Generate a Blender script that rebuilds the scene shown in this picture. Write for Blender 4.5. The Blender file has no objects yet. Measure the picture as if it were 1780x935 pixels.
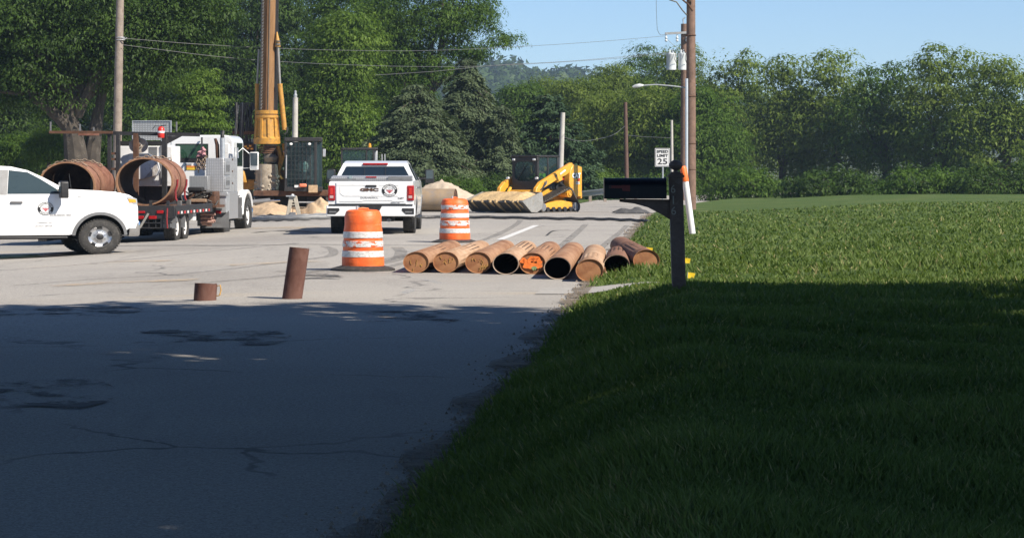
import bpy, bmesh, math, random
import numpy as np
from mathutils import Vector, Matrix
R = math.radians
random.seed(7)
rng = np.random.default_rng(7)
SC = bpy.context.scene
COL = SC.collection

# ---------------------------------------------------------------- camera
F = 4400.0          # focal length in photograph pixels (a telephoto view)
HC = 1.476          # eye height
U0, V0 = 600.0, 290.0   # where the level line of sight meets the photograph
ZS = 0.82           # the photograph is squeezed vertically; every height carries this factor
cam = bpy.data.cameras.new('camera')
cam.sensor_width = 36.0
cam.lens = 36.0 * F / 1780.0
cam.shift_x = (890.0 - U0) / 1780.0
cam.shift_y = -(467.5 - V0) / 1780.0
cam.clip_start = 0.5
cam.clip_end = 6000
camo = bpy.data.objects.new('camera', cam)
camo.location = (0, 0, HC)
camo.rotation_euler = (R(90), 0, 0)
COL.objects.link(camo)
SC.camera = camo

# ---------------------------------------------------------------- light
SUN_A, SUN_E = R(40), R(42)      # towards the right and behind the camera
sdir = Vector((math.cos(SUN_A) * math.cos(SUN_E), -math.sin(SUN_A) * math.cos(SUN_E), math.sin(SUN_E)))
w = bpy.data.worlds.new('World')
SC.world = w
w.use_nodes = True
nt = w.node_tree
nt.nodes.clear()
sky = nt.nodes.new('ShaderNodeTexSky')
sky.sky_type = 'NISHITA'
sky.sun_disc = False
sky.sun_elevation = SUN_E
sky.sun_rotation = math.atan2(sdir.x, sdir.y)
sky.altitude = 200
sky.air_density = 0.68
sky.dust_density = 0.0
sky.ozone_density = 5.0
bg = nt.nodes.new('ShaderNodeBackground')
bg.inputs['Strength'].default_value = 0.082
wo = nt.nodes.new('ShaderNodeOutputWorld')
nt.links.new(sky.outputs[0], bg.inputs[0])
nt.links.new(bg.outputs[0], wo.inputs[0])
sl = bpy.data.lights.new('sun', 'SUN')
sl.energy = 5.0
sl.angle = R(0.53)
sl.color = (1.0, 0.91, 0.78)
so = bpy.data.objects.new('sun', sl)
so.rotation_euler = (-sdir).to_track_quat('-Z', 'Y').to_euler()
so.location = (20, -10, 30)
COL.objects.link(so)
SC.view_settings.view_transform = 'Standard'
SC.view_settings.look = 'None'
SC.view_settings.exposure = 0.70
SC.view_settings.gamma = 1.0
SC.cycles.max_bounces = 6
SC.cycles.diffuse_bounces = 3
SC.cycles.glossy_bounces = 3
SC.cycles.transmission_bounces = 4
SC.cycles.transparent_max_bounces = 8
SC.cycles.volume_bounces = 0
SC.cycles.caustics_reflective = False
SC.cycles.caustics_refractive = False

def P(u, v, D):
    """A point seen at photograph pixel (u, v), D metres ahead."""
    return Vector(((u - U0) * D / F, D, HC + (V0 - v) * D / F))
def X(u, D):
    return (u - U0) * D / F
def sstep(a, b, t):
    t = min(1.0, max(0.0, (t - a) / (b - a)))
    return t * t * (3 - 2 * t)
def road_edge(y):
    """x of the right edge of the road; it runs off to the right, then bends further."""
    x = 2.72 + 0.136 * (y - 28.7)
    if y > 75: x += 0.0022 * (y - 75) ** 2
    return x
def road_z(x, y):
    d = max(0.0, -x - 0.7)
    return -min(0.30, 0.045 * d) * sstep(20, 35, y)

# ---------------------------------------------------------------- mesh helpers
class MB:
    def __init__(s): s.v = []; s.f = []
    def add(s, vs, fs):
        o = len(s.v); s.v += [tuple(p) for p in vs]; s.f += [tuple(i + o for i in f) for f in fs]; return s
    def box(s, c, d, M=None):
        a, b, e = d[0] / 2, d[1] / 2, d[2] / 2
        vs = [Vector((x, y, z)) for x in (-a, a) for y in (-b, b) for z in (-e, e)]
        if M is not None: vs = [M @ p for p in vs]
        c = Vector(c)
        return s.add([p + c for p in vs], [(0, 1, 3, 2), (4, 6, 7, 5), (0, 4, 5, 1), (2, 3, 7, 6), (0, 2, 6, 4), (1, 5, 7, 3)])
    def bb(s, x0, x1, y0, y1, z0, z1):
        return s.box(((x0 + x1) / 2, (y0 + y1) / 2, (z0 + z1) / 2), (abs(x1 - x0), abs(y1 - y0), abs(z1 - z0)))
    def bar(s, p0, p1, w, h=None, up=(0, 0, 1)):
        p0, p1 = Vector(p0), Vector(p1); h = h or w
        d = (p1 - p0); L = d.length; d.normalize()
        up = Vector(up)
        if abs(d.dot(up)) > .98: up = Vector((0, 1, 0))
        sd = d.cross(up).normalized(); u2 = sd.cross(d)
        M = Matrix((d, sd, u2)).transposed()
        return s.box((p0 + p1) / 2, (L, w, h), M)
    def tube(s, pts, r, n=8, cap=True):
        pts = [Vector(p) for p in pts]
        rs = r if isinstance(r, (list, tuple)) else [r] * len(pts)
        o = len(s.v); vs = []; fs = []
        prev = None
        for i, p in enumerate(pts):
            d = (pts[min(i + 1, len(pts) - 1)] - pts[max(i - 1, 0)]).normalized()
            if prev is None:
                a = d.cross(Vector((0, 0, 1)))
                if a.length < .05: a = d.cross(Vector((1, 0, 0)))
                a.normalize()
            else:
                a = prev - d * prev.dot(d)
                if a.length < 1e-5: a = d.orthogonal()
                a.normalize()
            prev = a
            b = d.cross(a)
            for k in range(n):
                t = 2 * math.pi * k / n
                vs.append(p + (a * math.cos(t) + b * math.sin(t)) * rs[i])
        m = len(pts)
        for i in range(m - 1):
            for k in range(n):
                k2 = (k + 1) % n
                fs.append((i * n + k, i * n + k2, (i + 1) * n + k2, (i + 1) * n + k))
        if cap:
            fs.append(tuple(reversed(range(n)))); fs.append(tuple((m - 1) * n + k for k in range(n)))
        return s.add(vs, fs)
    def cyl(s, p0, p1, r0, r1=None, n=16, cap=True):
        return s.tube([p0, p1], [r0, r0 if r1 is None else r1], n, cap)
    def lathe(s, prof, n=32, c=(0, 0, 0), axis='z', closed=False):
        c = Vector(c); vs = []; fs = []; m = len(prof)
        for k in range(n):
            t = 2 * math.pi * k / n; ct, st = math.cos(t), math.sin(t)
            for (r, z) in prof:
                if axis == 'z': q = Vector((r * ct, r * st, z))
                elif axis == 'y': q = Vector((r * ct, z, r * st))
                else: q = Vector((z, r * ct, r * st))
                vs.append(c + q)
        for k in range(n):
            k2 = (k + 1) % n
            for i in range(m - 1 if not closed else m):
                i2 = (i + 1) % m
                fs.append((k * m + i, k2 * m + i, k2 * m + i2, k * m + i2))
        return s.add(vs, fs)
    def prism(s, poly, a0, a1, axis='y', M=None):
        n = len(poly); vs = []
        for a in (a0, a1):
            for (p, q) in poly:
                vs.append(Vector((p, a, q)) if axis == 'y' else Vector((a, p, q)) if axis == 'x' else Vector((p, q, a)))
        if M is not None: vs = [M @ x for x in vs]
        fs = [tuple(range(n)), tuple(reversed(range(n, 2 * n)))]
        for i in range(n):
            j = (i + 1) % n
            fs.append((i, i + n, j + n, j))
        return s.add(vs, fs)
    def build(s, name, mat, parent=None, smooth=35, bevel=0, seg=2):
        me = bpy.data.meshes.new(name)
        me.from_pydata([tuple(p) for p in s.v], [], s.f)
        bm = bmesh.new(); bm.from_mesh(me)
        bmesh.ops.recalc_face_normals(bm, faces=bm.faces)
        bm.to_mesh(me); bm.free()
        return link(name, me, mat, parent, smooth, bevel, seg)

def link(name, me, mat, parent=None, smooth=35, bevel=0, seg=2):
    for m in (mat if isinstance(mat, (list, tuple)) else [mat]): me.materials.append(m)
    if smooth:
        me.polygons.foreach_set('use_smooth', [True] * len(me.polygons))
        me.set_sharp_from_angle(angle=R(smooth))
    o = bpy.data.objects.new(name, me)
    COL.objects.link(o)
    if parent: o.parent = parent
    if bevel:
        b = o.modifiers.new('bevel', 'BEVEL'); b.width = bevel; b.segments = seg; b.limit_method = 'ANGLE'; b.angle_limit = R(40)
        b.harden_normals = False
    return o
def tag(o, label, cat, group=None):
    o['label'] = label; o['category'] = cat
    if group: o['group'] = group
    return o
def thing(name, label, cat, loc=(0, 0, 0), rz=0, s=1.0, group=None, zs=ZS):
    o = bpy.data.objects.new(name, None); COL.objects.link(o)
    o.empty_display_size = .3
    o.location = loc; o.rotation_euler = (0, 0, rz); o.scale = (s, s, s * zs)
    return tag(o, label, cat, group)
def place(o, loc, rz=0, s=1.0, zs=ZS):
    o.location = loc; o.rotation_euler = (0, 0, rz); o.scale = (s, s, s * zs); return o
def copy_tree(o, parent=None):
    c = o.copy(); COL.objects.link(c)
    if parent: c.parent = parent
    for ch in list(o.children): copy_tree(ch, c)
    return c
def struct(o, kind='structure'):
    o['kind'] = kind; return o

def lettering(txt, size, mat, parent, M, name='lettering', depth=.002, align='CENTER', spacing=1.0, bold=0, sx=1.0):
    cu = bpy.data.curves.new(name, 'FONT')
    cu.body = txt; cu.size = size; cu.extrude = depth; cu.align_x = align; cu.align_y = 'CENTER'
    cu.space_character = spacing; cu.offset = bold; cu.resolution_u = 3
    cu.materials.append(mat)
    tmp = bpy.data.objects.new(name, cu)
    me = bpy.data.meshes.new_from_object(tmp)
    bpy.data.objects.remove(tmp); bpy.data.curves.remove(cu)
    o = bpy.data.objects.new(name, me); COL.objects.link(o)
    o.parent = parent
    o.matrix_local = M @ Matrix.Diagonal((sx, 1, 1, 1))
    return o
def frame(origin, xdir, ydir):
    x = Vector(xdir).normalized(); y = Vector(ydir).normalized(); z = x.cross(y)
    M = Matrix((x, y, z)).transposed().to_4x4(); M.translation = Vector(origin); return M

# ---------------------------------------------------------------- materials
def newmat(name):
    m = bpy.data.materials.new(name); m.use_nodes = True
    n = m.node_tree.nodes; b = n['Principled BSDF']
    return m, m.node_tree, b
def noise(t, scale, detail=4, rough=.6, vec=None, dist=0):
    n = t.nodes.new('ShaderNodeTexNoise'); n.inputs['Scale'].default_value = scale
    n.inputs['Detail'].default_value = detail; n.inputs['Roughness'].default_value = rough
    n.inputs['Distortion'].default_value = dist
    if vec is not None: t.links.new(vec, n.inputs['Vector'])
    return n.outputs['Fac']
def coords(t, scale=(1, 1, 1), kind='Object'):
    c = t.nodes.new('ShaderNodeTexCoord'); mp = t.nodes.new('ShaderNodeMapping')
    mp.inputs['Scale'].default_value = scale
    t.links.new(c.outputs[kind], mp.inputs[0]); return mp.outputs[0]
def ramp(t, fac, stops, interp='LINEAR'):
    r = t.nodes.new('ShaderNodeValToRGB'); r.color_ramp.interpolation = interp
    e = r.color_ramp.elements
    while len(e) < len(stops): e.new(.5)
    for el, (p, c) in zip(e, stops):
        el.position = p; el.color = (*c, 1) if len(c) == 3 else c
    t.links.new(fac, r.inputs[0]); return r.outputs['Color']
def mixc(t, fac, a, b, mode='MIX'):
    m = t.nodes.new('ShaderNodeMix'); m.data_type = 'RGBA'; m.blend_type = mode
    for sock, val in ((m.inputs[0], fac), (m.inputs[6], a), (m.inputs[7], b)):
        if hasattr(val, 'node'): t.links.new(val, sock)
        elif isinstance(val, (int, float)): sock.default_value = val
        else: sock.default_value = (*val, 1) if len(val) == 3 else val
    return m.outputs[2]
def bump(t, b, h, strength=.3, dist=.01):
    n = t.nodes.new('ShaderNodeBump'); n.inputs['Strength'].default_value = strength; n.inputs['Distance'].default_value = dist
    t.links.new(h, n.inputs['Height']); t.links.new(n.outputs[0], b.inputs['Normal'])
def mat(name, col, rough=.55, metal=0.0, var=.25, scale=5, dirt=None, dirt_amt=.5, bmp=0, bscale=60, coat=0, spec=.5):
    """Painted / plain surface: base colour with uneven tone and blotches of dirt."""
    m, t, b = newmat(name)
    vec = coords(t)
    f = noise(t, scale, 5, .65, vec)
    lo = tuple(c * (1 - var) for c in col); hi = tuple(min(1, c * (1 + var * .6)) for c in col)
    c = ramp(t, f, [(.3, lo), (.7, hi)])
    if dirt:
        g = noise(t, scale * 2.3, 6, .7, vec)
        k = ramp(t, g, [(.62 - .25 * dirt_amt, (0, 0, 0)), (.80 - .15 * dirt_amt, (1, 1, 1))])
        c = mixc(t, k, c, dirt)
    t.links.new(c, b.inputs['Base Color'])
    b.inputs['Roughness'].default_value = rough; b.inputs['Metallic'].default_value = metal
    b.inputs['Specular IOR Level'].default_value = spec
    if coat: b.inputs['Coat Weight'].default_value = coat; b.inputs['Coat Roughness'].default_value = .06
    if bmp: bump(t, b, noise(t, bscale, 4, .6, vec), bmp, .01)
    return m
def rust(name, a=(.20, .085, .045), b_=(.36, .19, .11), c_=(.10, .05, .035), scale=6, stretch=(1, 1, 1), rough=.85):
    m, t, b = newmat(name)
    vec = coords(t, stretch)
    f = noise(t, scale, 8, .7, vec, .4)
    g = noise(t, scale * .35, 4, .6, vec)
    col = ramp(t, f, [(.28, c_), (.46, a), (.66, b_)])
    col = mixc(t, ramp(t, g, [(.42, (0, 0, 0)), (.6, (1, 1, 1))]), col, ramp(t, f, [(.3, a), (.7, tuple(x * .95 for x in b_))]))
    t.links.new(col, b.inputs['Base Color'])
    b.inputs['Roughness'].default_value = rough; b.inputs['Specular IOR Level'].default_value = .25
    bump(t, b, noise(t, scale * 9, 4, .7, vec), .35, .006)
    return m
def plate(name, col=(.55, .56, .58), rough=.35, scale=22):
    """Bright tread-plate: metal with a raised lozenge pattern."""
    m, t, b = newmat(name)
    vec = coords(t, (1, 1, 1))
    ch = t.nodes.new('ShaderNodeTexVoronoi'); ch.inputs['Scale'].default_value = scale; ch.inputs['Randomness'].default_value = .0
    t.links.new(vec, ch.inputs['Vector'])
    f = noise(t, 3, 4, .6, vec)
    c = ramp(t, f, [(.3, tuple(x * .7 for x in col)), (.7, col)])
    c = mixc(t, ramp(t, ch.outputs['Distance'], [(.2, (1, 1, 1)), (.45, (0, 0, 0))]), tuple(x * .55 for x in col), c)
    t.links.new(c, b.inputs['Base Color'])
    b.inputs['Metallic'].default_value = .45; b.inputs['Roughness'].default_value = rough
    bump(t, b, ch.outputs['Distance'], .6, .01)
    return m
def glass(name, col=(.012, .02, .03), rough=.03, alpha=1.0):
    m, t, b = newmat(name)
    b.inputs['Base Color'].default_value = (*col, 1); b.inputs['Roughness'].default_value = rough
    b.inputs['Specular IOR Level'].default_value = .6
    if alpha < 1:
        out = t.nodes['Material Output']; tr = t.nodes.new('ShaderNodeBsdfTransparent'); tr.inputs[0].default_value = (.72, .85, .88, 1)
        mx = t.nodes.new('ShaderNodeMixShader'); mx.inputs[0].default_value = alpha
        t.links.new(tr.outputs[0], mx.inputs[1]); t.links.new(b.outputs[0], mx.inputs[2]); t.links.new(mx.outputs[0], out.inputs[0])
    return m
def leafmat(name, lo, hi, trans=.35, rough=.5, spec=.12):
    m, t, b = newmat(name)
    at = t.nodes.new('ShaderNodeAttribute'); at.attribute_name = 'tint'
    c = ramp(t, at.outputs['Fac'], [(0, lo), (1, hi)])
    t.links.new(c, b.inputs['Base Color'])
    b.inputs['Roughness'].default_value = rough; b.inputs['Specular IOR Level'].default_value = spec
    tl = t.nodes.new('ShaderNodeBsdfTranslucent')
    c2 = mixc(t, 1.0, c, (1.25, 1.35, .5), 'MULTIPLY')
    t.links.new(c2, tl.inputs[0])
    mx = t.nodes.new('ShaderNodeMixShader'); mx.inputs[0].default_value = trans
    out = t.nodes['Material Output']
    t.links.new(b.outputs[0], mx.inputs[1]); t.links.new(tl.outputs[0], mx.inputs[2]); t.links.new(mx.outputs[0], out.inputs[0])
    return m

white_paint = mat('white_paint', (.80, .81, .82), .22, 0, .03, 2, (.55, .53, .50), .12, coat=.6)
white_dirty = mat('white_dirty', (.74, .74, .74), .4, 0, .08, 3, (.38, .34, .30), .35)
black_steel = mat('black_steel', (.022, .022, .024), .55, 0, .3, 6, (.10, .085, .07), .25)
black_plastic = mat('black_plastic', (.018, .018, .02), .5, 0, .25, 6, (.07, .065, .06), .2)
dark_under = mat('dark_under', (.012, .012, .013), .8, 0, .3, 6)
rubber = mat('rubber', (.032, .031, .030), .8, 0, .25, 9, (.13, .12, .105), .35, .3, 40)
grey_plastic = mat('grey_plastic', (.12, .12, .125), .6, 0, .15, 5)
mid_grey = mat('mid_grey', (.17, .175, .185), .5, 0, .2, 5, (.10, .09, .08), .3)
chrome = mat('chrome', (.75, .76, .78), .12, 1.0, .1, 3)
alloy = mat('alloy', (.62, .62, .63), .3, .8, .15, 8)
galv = mat('galvanised', (.52, .54, .56), .42, .55, .15, 8, (.3, .27, .23), .2)
tread_plate = plate('tread_plate', (.66, .67, .69), .42)
mesh_plate = plate('mesh_plate', (.58, .60, .61), .5, 16)
rust_brown = rust('rust_brown', (.19, .09, .06), (.30, .17, .12), (.10, .05, .04))
rust_dark = rust('rust_dark', (.085, .045, .03), (.15, .08, .05), (.035, .025, .02))
rust_red = rust('rust_red', (.17, .075, .05), (.27, .14, .10), (.09, .045, .032), 5)
cat_yellow = mat('machine_yellow', (.74, .36, .035), .42, 0, .14, 4, (.30, .19, .08), .38, coat=.15)
rig_yellow = mat('rig_yellow', (.50, .26, .045), .5, 0, .18, 4, (.2, .13, .06), .5)
red_lens = mat('red_lens', (.35, .01, .012), .15, 0, .2, 20)
red_paint = mat('red_paint', (.55, .03, .02), .35, 0, .1, 10)
amber = mat('amber', (.75, .33, .03), .2, 0, .15, 20)
dark_glass = glass('dark_glass')
clear_glass = glass('clear_glass', (.03, .06, .07), .02, .30)
sand = mat('sand', (.50, .36, .225), .95, 0, .28, 9, (.38, .27, .17), .5, .9, 12)
sand_pale = mat('sand_pale', (.48, .40, .31), .95, 0, .16, 6, (.40, .30, .21), .4, .7, 12)
ink_black = mat('ink_black', (.02, .02, .022), .5, 0, .1, 20)
ink_red = mat('ink_red', (.5, .02, .03), .5, 0, .1, 20)
ink_grey = mat('ink_grey', (.30, .30, .31), .5, 0, .1, 20)
hivis = mat('hivis', (.45, .75, .03), .8, 0, .15, 20)
# ================================================================ THE SETTING
def lawn_z(x, y):
    d = x - road_edge(y)
    near = .40 * sstep(-.15, 1.3, d)
    far = .02 + .10 * sstep(0, .6, d) + .30 * sstep(.6, 9, d)
    k = min(1.0, max(0.0, (29.4 - y) / 6.9))
    z = far + (near - far) * k if y < 29.4 else far
    a = sstep(1.1, .5, abs(y - 30.0)) if False else (1 - sstep(.7, 1.5, abs(y - 30.0)))
    z = z * (1 - .45 * a)
    return z + road_z(x, y) * 0 - .06 * (1 - sstep(-.25, .05, d))

def sheet(name, xs, ys, zf, material, smooth=60):
    nx, ny = len(xs[0]), len(ys)
    v = []; f = []
    for j, y in enumerate(ys):
        for x in xs[j]: v.append((x, y, zf(x, y)))
    for j in range(ny - 1):
        for i in range(nx - 1):
            a = j * nx + i
            f.append((a, a + 1, a + nx + 1, a + nx))
    me = bpy.data.meshes.new(name); me.from_pydata(v, [], f)
    return struct(link(name, me, material, None, smooth))

# --- far ground: one sheet to the horizon
m, t, b = newmat('ground_soil')
vec = coords(t)
f1 = noise(t, .08, 6, .65, vec); f2 = noise(t, 1.3, 6, .7, vec)
c = ramp(t, f1, [(.42, (.045, .07, .018)), (.58, (.07, .10, .025))])
c = mixc(t, ramp(t, f2, [(.5, (0, 0, 0)), (.68, (1, 1, 1))]), c, (.13, .10, .065))
t.links.new(c, b.inputs['Base Color']); b.inputs['Roughness'].default_value = .95
bump(t, b, f2, .6, .1)
ground_mat = m
ys = [-80, -40, 0, 20, 40, 60, 80, 100, 120, 140, 170, 210, 280, 400, 700, 1500, 3500]
xs = [[-2500, -900, -300, -120, -60, -30, -10, 0, 10, 30, 60, 120, 300, 900, 2500]] * len(ys)
sheet('ground', xs, ys, lambda x, y: -.36, ground_mat)

# --- road: worn pale pavement
m, t, b = newmat('pavement')
vec = coords(t); vl = coords(t, (1.0, .16, 1))
big = noise(t, .16, 5, .6, vec); mid = noise(t, 1.1, 6, .68, vl); fine = noise(t, 26, 5, .75, vec); spk = noise(t, 75, 2, .8, vec)
c = ramp(t, big, [(.35, (.345, .325, .30)), (.5, (.40, .38, .352)), (.68, (.435, .41, .375))])
c = mixc(t, ramp(t, mid, [(.56, (0, 0, 0)), (.70, (.5, .5, .5))]), c, (.25, .238, .225))
c = mixc(t, ramp(t, noise(t, .33, 5, .6, coords(t, (.55, 1.6, 1))), [(.60, (0, 0, 0)), (.72, (.5, .5, .5))]), c, (.47, .39, .28))
c = mixc(t, ramp(t, fine, [(.30, (.62, .62, .62)), (.62, (1.06, 1.06, 1.06))]), (0, 0, 0), c, 'MIX')
c2 = mixc(t, .62, c, mixc(t, 1.0, c, ramp(t, spk, [(.32, (.22, .22, .23)), (.5, (.95, .95, .95)), (.72, (1.5, 1.47, 1.42))]), 'MULTIPLY'))
# patch joints and long hairline cracks
vor = t.nodes.new('ShaderNodeTexVoronoi'); vor.feature = 'DISTANCE_TO_EDGE'; vor.inputs['Scale'].default_value = .22
wv = t.nodes.new('ShaderNodeVectorMath'); wv.operation = 'ADD'
nn = t.nodes.new('ShaderNodeTexNoise'); nn.inputs['Scale'].default_value = 1.2; nn.inputs['Detail'].default_value = 5
t.links.new(vec, nn.inputs['Vector']); t.links.new(vec, wv.inputs[0]); t.links.new(nn.outputs['Color'], wv.inputs[1])
t.links.new(wv.outputs[0], vor.inputs['Vector'])
crk = ramp(t, vor.outputs['Distance'], [(.0, (.9, .9, .9)), (.004, (.7, .7, .7)), (.0075, (0, 0, 0))])
crk = mixc(t, ramp(t, noise(t, .5, 3, .6, vec), [(.45, (0, 0, 0)), (.6, (1, 1, 1))]), (0, 0, 0), crk)
c2 = mixc(t, crk, c2, (.09, .088, .085))
t.links.new(c2, b.inputs['Base Color']); b.inputs['Roughness'].default_value = .88; b.inputs['Specular IOR Level'].default_value = .3
bump(t, b, fine, .5, .012)
pavement = m
ys = list(np.arange(-30, 60, 1.5)) + list(np.arange(60, 150, 3.0))
xs = []
for y in ys:
    e = road_edge(y) + .12
    xs.append([e - k for k in (0, .5, 1, 1.6, 2.3, 3, 4, 5, 6, 7, 8, 9, 10, 12, 15, 20, 30, 60)][::-1])
sheet('road', xs, ys, lambda x, y: road_z(x, y), pavement)

# --- lawn verge on the right
m, t, b = newmat('lawn_turf')
vec = coords(t)
f1 = noise(t, .6, 5, .6, vec); f2 = noise(t, 14, 5, .75, vec)
c = ramp(t, f2, [(.3, (.035, .065, .014)), (.7, (.095, .15, .035))])
c = mixc(t, ramp(t, f1, [(.5, (0, 0, 0)), (.72, (.7, .7, .7))]), c, (.15, .17, .06))
t.links.new(c, b.inputs['Base Color']); b.inputs['Roughness'].default_value = .9; b.inputs['Specular IOR Level'].default_value = .2
bump(t, b, f2, .9, .05)
turf = m
ys = list(np.arange(-30, 20, 2.0)) + list(np.arange(20, 36, .4)) + list(np.arange(36, 80, 2)) + list(np.arange(80, 200, 5))
xs = []
for y in ys:
    e = road_edge(y) - .2
    xs.append([e + k + .05 * math.sin(y * 2.7 + k) * (k < .4) for k in (0, .1, .2, .3, .45, .6, .8, 1, 1.3, 1.6, 2, 2.6, 3.5, 5, 7, 10, 15, 25, 45, 90)])
sheet('lawn', xs, ys, lawn_z, turf)

# --- concrete apron of a driveway crossing the verge
apron_mat = mat('apron_concrete', (.36, .345, .32), .9, 0, .15, 3, (.22, .2, .17), .3, .3, 40)
ys = list(np.arange(29.25, 30.76, .15))
xs = []
for y in ys:
    e = road_edge(y) - .1
    xs.append([e + k for k in (-.5, -.2, 0, .2, .4, .7, 1, 1.5, 2, 3, 5, 9, 16)])
sheet('driveway', xs, ys, lambda x, y: max(lawn_z(x, y) + .012, .008), apron_mat)

# --- wooded hill far behind
def hill_z(x, y):
    r = sstep(560, 900, y) * (1 - sstep(1150, 1500, y))
    h = 25.5 + 2.0 * math.sin(x * .024 + 1.0) + 1.2 * math.sin(x * .065)
    h *= 1 - .70 * sstep(55, 190, x) - .1 * sstep(-120, -500, x)
    return -.5 + h * r
ys = list(np.arange(545, 1510, 24)); xs = [list(np.arange(-620, 700, 22))] * len(ys)
sheet('hill', xs, ys, hill_z, ground_mat)

# ================================================================ FOLIAGE
def leaf_obj(name, C, A, B, tint, mt, parent=None):
    """Many small leaf-sprays as lozenges: centres C, half length vectors A, half width vectors B."""
    n = len(C)
    V = np.empty((n, 3, 3), np.float32)
    V[:, 0] = C - A + B * 1.15; V[:, 1] = C - A * .8 - B * 1.15; V[:, 2] = C + A
    me = bpy.data.meshes.new(name)
    me.vertices.add(n * 3); me.vertices.foreach_set('co', V.reshape(-1))
    me.loops.add(n * 3); me.loops.foreach_set('vertex_index', np.arange(n * 3, dtype=np.int32))
    me.polygons.add(n); me.polygons.foreach_set('loop_start', np.arange(0, n * 3, 3, dtype=np.int32))
    me.polygons.foreach_set('loop_total', np.full(n, 3, np.int32))
    me.update(calc_edges=True)
    at = me.attributes.new('tint', 'FLOAT', 'POINT')
    at.data.foreach_set('value', np.repeat(tint.astype(np.float32), 3))
    me.materials.append(mt)
    o = bpy.data.objects.new(name, me); COL.objects.link(o)
    if parent: o.parent = parent
    return o
def unit(a): return a / np.maximum(1e-6, np.linalg.norm(a, axis=1, keepdims=True))
def sphere_dirs(n): return unit(rng.normal(size=(n, 3)))

def clump_leaves(cc, out, csz, K, size, flat=.5, droop=.5, up=.75):
    """Leaf sprays laid over the domed top of each clump, tips hanging outward and down."""
    M_ = len(cc); n = M_ * K
    ci = np.repeat(np.arange(M_), K)
    # every clump is a lopsided pad: own width, own tilt
    asp = rng.uniform(.7, 1.35, (M_, 2)); fl = flat * rng.uniform(.65, 1.4, M_)
    d = rng.normal(size=(n, 3)); d[:, 2] = np.abs(d[:, 2]) * .95 - .22 + rng.normal(size=n) * .12
    d = unit(d)
    rad = rng.uniform(.35, 1.08, n) ** .6
    sc = np.stack([csz[ci] * asp[ci, 0], csz[ci] * asp[ci, 1], csz[ci] * fl[ci]], 1)
    off = d * sc * rad[:, None]
    rr = np.hypot(d[:, 0], d[:, 1]) * rad
    off[:, 2] -= droop * csz[ci] * rr ** 2.2 * .7
    C = cc[ci] + off
    nrm = unit(d / np.array([1, 1, max(.3, flat)]) * .8 + np.array([0, 0, .25]) + out[ci] * .35 + rng.normal(size=(n, 3)) * .38)
    tip = np.stack([d[:, 0], d[:, 1], -.35 - droop * rr], 1) + rng.normal(size=(n, 3)) * .38
    A = unit(tip - nrm * np.sum(tip * nrm, 1, keepdims=True))
    Bv = np.cross(nrm, A)
    s = size * np.clip(rng.lognormal(-.06, .38, n), .4, 1.75)
    return C, A * s[:, None] * .55, Bv * s[:, None] * .22, ci

def limb_path(a, b, sag=.12, n=5):
    a, b = Vector(a), Vector(b); L = (b - a).length
    pts = []
    for i in range(n + 1):
        t = i / n
        p = a.lerp(b, t)
        p.z += math.sin(t * math.pi) * L * sag
        if 0 < i < n: p += Vector((random.uniform(-1, 1), random.uniform(-1, 1), random.uniform(-1, 1))) * L * .035
        pts.append(p)
    return pts

bark = mat('bark', (.085, .068, .052), .95, 0, .45, 3.5, (.17, .15, .12), .35, .8, 9)
bark_pale = mat('bark_pale', (.062, .052, .042), .95, 0, .45, 3, (.15, .135, .115), .3, .9, 7)
L_dark = leafmat('leaf_dark', (.016, .036, .008), (.070, .122, .024), .3)
L_mid = leafmat('leaf_mid', (.032, .072, .011), (.108, .182, .030), .38)
L_bright = leafmat('leaf_bright', (.055, .11, .015), (.145, .22, .038), .38)
L_right = leafmat('leaf_olive', (.070, .115, .020), (.185, .245, .050), .42)
L_spruce = leafmat('needle_grey', (.034, .056, .028), (.115, .150, .078), .18, .6)
L_pine = leafmat('needle_green', (.020, .044, .022), (.062, .105, .050), .15, .6)

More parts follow.
